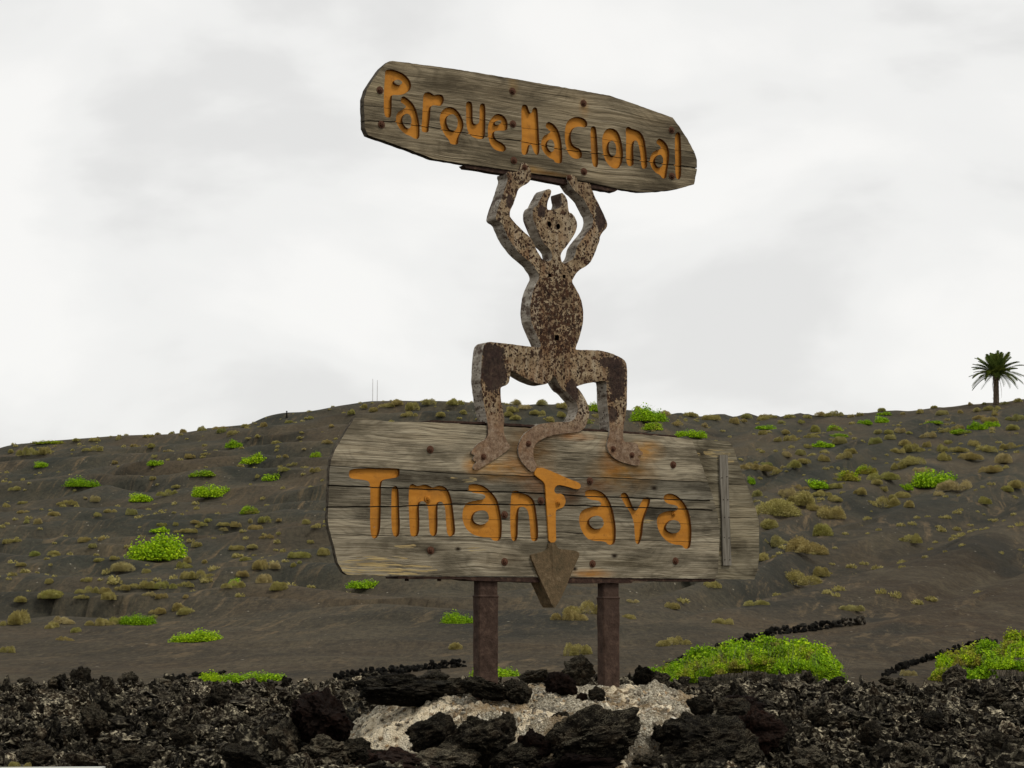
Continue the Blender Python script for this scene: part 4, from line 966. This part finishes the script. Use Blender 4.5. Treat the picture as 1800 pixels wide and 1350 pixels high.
GP(643, 1033, 70, 17, 'small bright green vine just under the bottom left of the lower board')
GP(797, 1096, 58, 22, 'small bright green vine just left of the left post')
GP(1200, 1033, 74, 15, 'green vine peeping out under the bottom right of the lower board')
GP(1132, 742, 64, 28, 'green bush right of the figure\'s right shin, above the board')
GP(1156, 756, 46, 16, 'lower green bush right of the figure\'s shin, touching the board\'s top edge')
GP(1043, 723, 28, 18, 'small green bush seen between the figure\'s tail and shin')
GP(1216, 769, 54, 16, 'green bush showing over the top right corner of the lower board')
GP(370, 1198, 60, 20, 'left half of the low green vine patch at the edge of the left rubble')
GP(445, 1199, 110, 22, 'right half of the low green vine patch at the edge of the left rubble')
GP(860, 1190, 90, 24, 'green vine hidden behind the foot of the left post')
occ = []
def green(px, py, w, h, lb, mesh, tw):
    p = hit(px, py)
    if p is None: p = at(px, py+3, 158); p.z = float(terrain(p.x, p.y))
    u = p.y/F; p.z -= .03
    root = link('green_bush', None, loc=p); rz = random.uniform(-.5, .5)
    f = link('foliage', mesh, root, None, (0, 0, rz + random.choice((0, math.pi))), (w*u*1.3, w*u*.85, h*u/.40*1.15))
    b = link('branches', tw, root, None, (0, 0, rz), (w*u, w*u*.7, h*u/.42))
    tag(root, lb, 'bush', 'green bushes on the ash slope'); occ.append((px, py, w)); return root
for q, (px, py, w, h, lb) in enumerate(greens): green(px, py, w, h, lb, GRN[q % 5] if w < 52 else GMID[q % 2], TWG[q % 5])
def bigbush(px, py, w, h, lb, d, seed, env):
    r = random.Random(seed); p = at(px, py, d); u = d/F; p.z = max(p.z, float(terrain(p.x, p.y)))-.02
    root = link('fig_bush', None, loc=p); tag(root, lb, 'bush', 'green bushes on the ash slope'); occ.append((px, py, w))
    k = int(w/6.5)
    for j in range(k):
        t = (j+.5)/k; dx = (t-.5)*w + r.uniform(-8, 8); row = j % 3; y = (row-1)*.55 + r.uniform(-.15, .15)
        e = np.interp(t, [q[0] for q in env], [q[1] for q in env])*h
        ww = r.uniform(62, 100)*(.75 + .35*row/2); zt = max(0, e*(.60 + .22*row)*r.uniform(.85, 1.1) - .40*ww)
        m = (GRN[3:] if r.random() < .45 else GRN[:3])
        link('foliage', r.choice(m), root, (dx*u, y, zt*u), (0, 0, r.uniform(0, 6)), (ww*u, ww*u*.9, ww*u*1.0))
        hh = e*.8
        if j % 2: link('branches', TWG[j % 5], root, (dx*u, y, 0), (0, 0, r.uniform(0, 6)), (ww*u*1.05, ww*u*.8, hh*u/.375))
bigbush(1316, 1199, 300, 84, 'large spreading fig bush of fresh green leaves behind the rubble right of the right post', 31, 4,
        [(0, .30), (.12, .55), (.3, .82), (.45, .9), (.6, .95), (.8, 1.0), (.92, .8), (1, .5)])
bigbush(1762, 1199, 200, 88, 'fig bush of fresh green leaves cut off by the right edge of the picture', 31, 9,
        [(0, .35), (.15, .7), (.4, .85), (.7, 1), (1, 1.05)])

dry = []
def D8(L):
    for x, y, w in L: dry.append((x/3, y/3+700, w/3))
def D7(L):
    for x, y, w in L: dry.append((x/3.6+1300, y/3.6+580, w/3.6))
D8([(80,490,75),(25,575,60),(120,560,50),(125,605,55),(360,562,90),(500,550,70),(450,530,35),(140,657,60),(210,662,75),(287,622,70),(515,630,65),(582,602,55),(690,617,75),(805,432,45),(790,260,60),(715,257,45),(890,282,45),(820,317,50),
 (605,347,40),(495,280,80),(1000,320,80),(1087,297,40),(940,477,60),(1045,477,40),(885,517,80),(1230,192,60),(1170,185,60),(1165,138,70),(1310,224,35),(1360,234,50),(1450,240,60),(1585,217,45),(1590,187,35),(1605,277,40),(1510,317,50),
 (1545,357,45),(1490,390,70),(1355,430,50),(1675,392,70),(1720,242,55),(1750,152,50),(850,677,55),(925,677,40),(1025,664,60),(1095,652,60),(990,707,90),(1065,682,65),(1180,672,70),(1240,697,80),(1175,702,60),(1320,664,55),
 (1355,692,90),(1410,657,80),(1470,647,50),(1410,740,65),(1465,722,50),(1605,662,70),(1680,737,65),(1640,770,50),(1250,802,75),(1340,795,75),(1300,857,70),(1035,782,70),(90,757,60),(40,772,60),(490,814,55),(440,757,80),(530,752,60),
 (185,832,90),(290,830,100),(600,852,70),(645,912,170),(525,867,60),(105,902,60),(985,867,80),(965,897,100),(1080,872,60),(770,922,60),(270,982,70),(460,972,90),(650,1012,90),(540,1032,110),(465,1027,90),(1000,952,100),(1060,957,110),
 (760,1002,130),(860,1012,110),(790,1042,70),(980,1002,80),(985,1052,55),(855,1062,80),(1380,907,150),(1440,907,90),(1270,957,90),(1410,972,170),(1230,1010,120),(1450,1022,160),(1580,842,110),(1690,837,100),(1580,872,50),(1550,892,60),
 (110,1102,100),(210,1058,60),(300,1050,110),(430,1112,60),(585,1097,120),(270,1132,180),(110,1192,200),(20,1202,60),(330,1190,150),(270,1212,90),(530,1197,150),(840,1132,120),(930,1122,140),(970,1142,110),(335,1277,80),(405,1237,80),(40,1342,110),
 (620,1190,100),(820,1160,60),(400,232,60),(500,230,60),(620,222,50),(780,205,60),(830,190,50),(905,185,50),(960,180,70),(1060,162,70),(1300,138,60),(250,295,90),(150,300,100),(60,290,60),(1400,150,60),(1520,130,50),(1640,110,50)])
D7([(140,572,80),(270,592,60),(385,592,70),(200,557,60),(430,557,60),(520,545,90),(600,545,90),(700,532,60),(760,525,60),(900,515,80),(1040,508,50),(1240,495,60),(1460,475,50),(1550,472,40),(1670,470,60),(1770,455,70),(1500,517,80),
 (1390,527,60),(1150,527,80),(1290,537,90),(1600,507,90),(1610,542,70),(1760,572,120),(1720,632,140),(1520,562,80),(1570,592,140),(1200,682,120),(1310,647,70),(1380,632,80),(1070,657,60),(1000,652,90),(940,657,70),(870,657,80),
 (470,647,110),(150,662,70),(280,662,90),(340,702,100),(240,707,90),(450,682,80),(640,722,130),(430,747,80),(720,782,140),(670,812,110),(850,722,110),(870,702,60),(960,692,80),(1040,732,130),(1110,772,160),(1185,742,80),(1000,777,90),
 (1310,722,90),(1370,772,150),(1275,772,120),(1280,827,130),(1490,737,130),(1440,822,180),(1580,772,160),(1720,752,150),(1660,842,200),(1575,902,170),(1650,887,100),(1100,852,220),(1010,882,140),(1165,907,130),(910,947,190),(870,977,110),
 (780,1047,150),(910,1017,80),(600,1002,130),(520,1052,120),(600,1087,130),(375,1012,90),(300,1062,170),(240,1102,120),(120,1052,120),(340,872,130),(400,842,150),(520,832,110),(240,912,90),(150,902,170),(60,882,120),(160,867,90),
 (370,792,100),(290,802,90),(460,1142,120),(380,1112,70),(1365,1032,220),(1270,1047,100),(1030,1062,120),(1080,1122,130),(900,1122,220),(960,1082,100),(1540,1102,120),(1740,1002,190),(1700,1024,120),(20,582,60)])
dry += [(1602,955,50),(1398,1028,92),(1436,1012,50),(1330,1064,42),(1187,1134,54),(1270,1096,40),(1495,1074,52),(1108,1088,30),(1000,1090,60),(1032,1078,66),(1014,1152,62),(800,1143,50),(1254,1034,42),(1405,972,100),(1362,962,60),(1440,942,70),
 (1375,908,110),(1418,890,90),(1596,1188,38),(1465,912,70),(1110,1060,22),(1180,1070,40),(1350,930,60),(1345,985,50),(1440,975,60),
 (700,712,30),(730,722,34),(760,712,30),(800,716,34),(720,732,22),(775,733,26),(815,728,26),(680,716,26),(660,724,24),(905,712,28),(925,720,30),(950,712,26),(990,718,30),(910,738,24),(945,730,26),(965,742,30),(900,725,30),(985,736,22),(1035,745,22),(1050,735,20),
 (890,733,26),(640,718,24),(620,728,20),(1120,722,26),(1170,728,30),(1210,732,28),(1250,738,30),(1290,745,26),(1240,752,22),(1190,748,24),(1310,735,24),(1345,735,24),(1385,735,26)]
dinfo = []
for q, (px, py, w) in enumerate(dry):
    p = hit(px, py)
    if p is None:
        p = at(px, py, 158); p.z = float(terrain(p.x, p.y))
    u = p.y/F; p.z -= .03; k = random.randrange(8); h = random.uniform(.85, 1.15)
    o = link('dry_bush', DRY[k], None, p, (0, 0, random.uniform(0, 6.28)), (w*u*(1.45 if w < 38 else 1.18), w*u*1.1, w*u*(1.15 if w < 38 else .92)*h))
    dinfo.append((o, px, py, w, k))
# unique labels for the dry shrubs, from the nearest landmark, side and rank
marks = [(px, py, 'the ' + lb) for px, py, w, h, lb in greens if len(lb.split()) < 13]
short = {}
LM = [(137, 853, 'the deep green vine at far left'), (373, 868, 'the domed green bush'), (290, 975, 'the largest green bush at left'), (355, 1125, 'the long low vine at left'), (240, 1092, 'the olive green bush at lower left'),
      (453, 812, 'the pale green bush near the top left'), (68, 820, 'the tiny yellow-green bush at top left'), (275, 815, 'the lone upper left green bush'), (242, 880, 'the green vine left of the domed bush'), (438, 900, 'the small trailing green bush at left'),
      (415, 1025, 'the small yellow-green bush at left'), (412, 785, 'the highest green bush at left'), (590, 860, 'the lower board\'s left edge'), (643, 1030, 'the vine under the lower board'), (855, 700, 'the left shin of the figure'), (1080, 740, 'the right shin of the figure'),
      (700, 725, 'the board\'s top left corner'), (1215, 765, 'the vine over the board corner'), (1325, 900, 'the right edge of the rear board'), (855, 1110, 'the left post'), (1068, 1110, 'the right post'), (1750, 700, 'the palm'),
      (1715, 750, 'the vine row below the palm'), (1640, 845, 'the largest green bush at upper right'), (1430, 850, 'the left climbing green bush'), (1522, 830, 'the right climbing green bush'), (1460, 755, 'the flat green bush under the ridge'),
      (1540, 738, 'the green pair under the ridge'), (1350, 752, 'the long vine near the ridge'), (1446, 785, 'the vine joined to a dry shrub'), (1316, 1150, 'the large fig bush'), (1740, 1160, 'the fig bush at the right edge'), (85, 776, 'the green strip on the left skyline'), (1450, 1100, 'the upper end of the long stone wall')]
colw = ['tawny', 'olive', 'brown', 'straw-coloured']
groups = {}
for q, (o, px, py, w, k) in enumerate(dinfo):
    li = min(range(len(LM)), key=lambda j: math.hypot((px-LM[j][0]), 1.6*(py-w*.2-LM[j][1])))
    dx = px-LM[li][0]; dy = py-w*.2-LM[li][1]
    side = ('above' if dy < 0 else 'below') if abs(dx) < abs(dy)*1.6 else ('left of' if dx < 0 else 'right of')
    if side in ('above', 'below') and abs(dx) > 14: side = side + ' and ' + ('left of' if dx < 0 else 'right of')
    elif side in ('left of', 'right of') and abs(dy) > 12: side = side[:-3] + (', slightly above' if dy < 0 else ', slightly below') 
    size = 'large' if w > 42 else ('mid-sized' if w > 25 else 'small')
    groups.setdefault((li, side, size), []).append((math.hypot(dx, dy), q))
ordw = ['nearest', 'second nearest', 'third nearest', 'fourth nearest', 'fifth nearest', 'sixth nearest', 'seventh nearest', 'eighth nearest', 'ninth nearest', 'tenth nearest'] + ['further'] * 40
for (li, side, size), L in groups.items():
    for j, (dd, q) in enumerate(sorted(L)):
        r_ = '' if len(L) == 1 else ', ' + (ordw[j] if j < len(L)-1 or len(L) > 10 else 'farthest')
        tag(dinfo[q][0], f'{size} dry shrub {side} {LM[li][2]}{r_}', 'shrub', 'dry shrubs scattered over the ash slope')
# small distant tufts nobody could count
r = np.random.default_rng(77); n = 2000; Y = r.uniform(60, 161, n); X = r.uniform(-.30, .30, n)*Y
w_ = fbm(X/9, Y/6, 2); keep = w_ + .25*(Y-60)/100 > .56; X, Y = X[keep], Y[keep]
tv = [leafy(400+s, 130, .13, True, 2, hgt=.4) for s in range(4)]
n = len(X); sz = r.uniform(.25, .65, n)
rm = np.zeros((n, 3, 3)); rm[:] = np.eye(3)
V, Fc = scatter(tv, np.stack([X, Y, terrain(X, Y)-.02], -1), sz[:, None]*np.ones((1, 3)), rm)
tag(link('scrub_tufts', npmesh('scrub_tufts', V, Fc, M['dry'])), 'tiny dry tufts dotted over the ash slope between the larger shrubs', 'scrub', kind='stuff')
# dry grass at the near left corner
tag(link('dry_grass', DRY[0], None, at(20, 1352, 7.6), (0, 0, 0), (.10, .06, .08)), 'small yellow dry tuft at the bottom left corner', 'grass tuft')
tag(link('dry_grass', DRY[1], None, at(48, 1351, 7.6), (0, 0, 2), (.05, .05, .07)), 'smaller yellow dry tuft right of the corner one', 'grass tuft')

# ------------------------------------------------------------------ palm
def palmmat(): return leafmat('palm_leaf', [(.03, .05, .010), (.085, .12, .022), (.20, .23, .06)], .35)
M['palm'] = palmmat(); M['palmdry'] = Mt('dead_frond').fin((.16, .12, .065), .85)
def frond(seed, length, droop, dead=False):
    r = random.Random(seed); V = []; Fc = []
    N = 34; P = []
    for j in range(N+1):
        t = j/N; P.append(Vector((length*(t - .12*t*t), 0, -droop*length*t*t)))
    for j in range(N):
        a, b = P[j], P[j+1]; w = .03*(1-j/N)+.006; q = len(V)
        V += [(a.x, -w, a.z), (a.x, w, a.z), (b.x, w, b.z), (b.x, -w, b.z)]; Fc += [(q, q+1, q+2), (q, q+2, q+3)]
        if j < 3: continue
        t = j/N; ll = length*.24*math.sin(math.pi*min(1, t*.86+.14))**.6*(.35 if dead else 1)*r.uniform(.85, 1.1)
        for s in (-1, 1):
            d = Vector((.62, s*.62, .28 - .5*t)).normalized(); q = len(V); e2 = a + d*ll
            V += [tuple(a), tuple(a + Vector((.085, 0, 0))), (e2.x, e2.y, e2.z - ll*.12)]; Fc.append((q, q+1, q+2))
    return np.array(V), np.array(Fc)
pb_ = at(1751, 704, 157); pb_.z = at(1751, 707, 157).z; U_ = 157/F
palm = tag(link('palm_tree', None, loc=pb_), 'lone palm with a thick trunk and bushy dark crown on the ridge at right', 'palm')
bm = bmesh.new(); rows = []
for j in range(16):
    t = j/15; rr = (.23 - .04*t + (.06 if t > .8 else 0))*(1 + .07*(j % 2)); z = -.2 + t*2.3
    rows.append([bm.verts.new((rr*math.cos(a)+.05*t, rr*math.sin(a), z)) for a in [2*math.pi*q/12 for q in range(12)]])
for a, b in zip(rows, rows[1:]):
    for q in range(12): bm.faces.new((a[q], a[(q+1) % 12], b[(q+1) % 12], b[q]))
bm.faces.new(rows[-1])
mt = Mt('palm_trunk'); nn_ = mt.noise(mt.map(mt.obj, (6, 6, 9)), 1, 5, .6)
bm_obj('trunk', bm, mt.fin(mt.ramp(nn_, [(.35, (.035, .026, .017)), (.7, (.16, .12, .085))]), .9), palm)
FR = []
for s, (dr) in enumerate([.10, .34, .62]):
    V, Fc = frond(s, 1.95, dr); FR.append(npmesh('frond', V, Fc, M['palm']))
V, Fc = frond(9, 1.5, 1.1, True); FD = npmesh('dead_frond', V, Fc, M['palmdry'])
for q in range(66):
    t = q/65; el = R(88 - 86*t**.9) + random.uniform(-.08, .08); az = q*2.399
    o = link('frond', FR[min(2, int(t*2.4 + random.random()*.6))], palm, (.05, 0, 2.1), (random.uniform(-.4, .4), -el, az), None)
    k = (.98 + .16*math.sin(math.pi*t))*random.uniform(.85, 1.12); o.scale = (k, k, k)
for q in range(9):
    link('dead_frond', FD, palm, (.05, 0, 2.0), (0, R(random.uniform(22, 60)), q*.7+random.random()*.4), (.85, .85, .85))

# ------------------------------------------------------------------ faint masts and a marker on the skyline
M['mast'] = Mt('pale_mast').fin((.62, .62, .60), .6)
for px, top, bot, lb in ((655, 666, 706, 'thin pale mast on the skyline, left one of the pair'), (663, 668, 706, 'thin pale mast on the skyline, right one of the pair')):
    d = 175; a = at(px, bot+8, d); b = at(px, top, d); bm = bmesh.new(); L = b.z-a.z
    bmesh.ops.create_cone(bm, cap_ends=True, segments=8, radius1=.035, radius2=.022, depth=L, matrix=Matrix.Translation((0, 0, L/2)))
    o = bm_obj('mast', bm, M['mast']); o.location = a; tag(o, lb, 'mast', 'masts on the skyline')
bm = bmesh.new(); bmesh.ops.create_cone(bm, cap_ends=True, segments=6, radius1=.10, radius2=.05, depth=.5, matrix=Matrix.Translation((0, 0, .2)))
bmesh.ops.create_icosphere(bm, subdivisions=1, radius=.07, matrix=Matrix.Translation((0, 0, .5)))
o = bm_obj('marker_post', bm, M['wallstone']); p = at(504, 727, 157); p.z = float(terrain(p.x, p.y)); o.location = p; tag(o, 'tiny dark marker on the skyline left of the lower board', 'marker')
# pale kerb sliver at the bottom left corner
kb = bmesh.new()
A = at(-300, 1350, 6.9); B = at(175, 1350, 6.9)
vs = [(A.x, 6.9, A.z), (B.x, 7.0, A.z-.002), (B.x, 6.7, A.z-.002), (A.x, 6.5, A.z)]
f = [kb.verts.new(v) for v in vs]; g_ = [kb.verts.new((v[0], v[1], v[2]-.3)) for v in vs]
kb.faces.new(f); kb.faces.new(g_[::-1])
for q in range(4): kb.faces.new((f[q], f[(q+1) % 4], g_[(q+1) % 4], g_[q]))
tag(bm_obj('kerb', kb, Mt('kerb_concrete').fin((.42, .41, .38), .9)), 'pale concrete kerb edge at the bottom left corner', 'kerb')
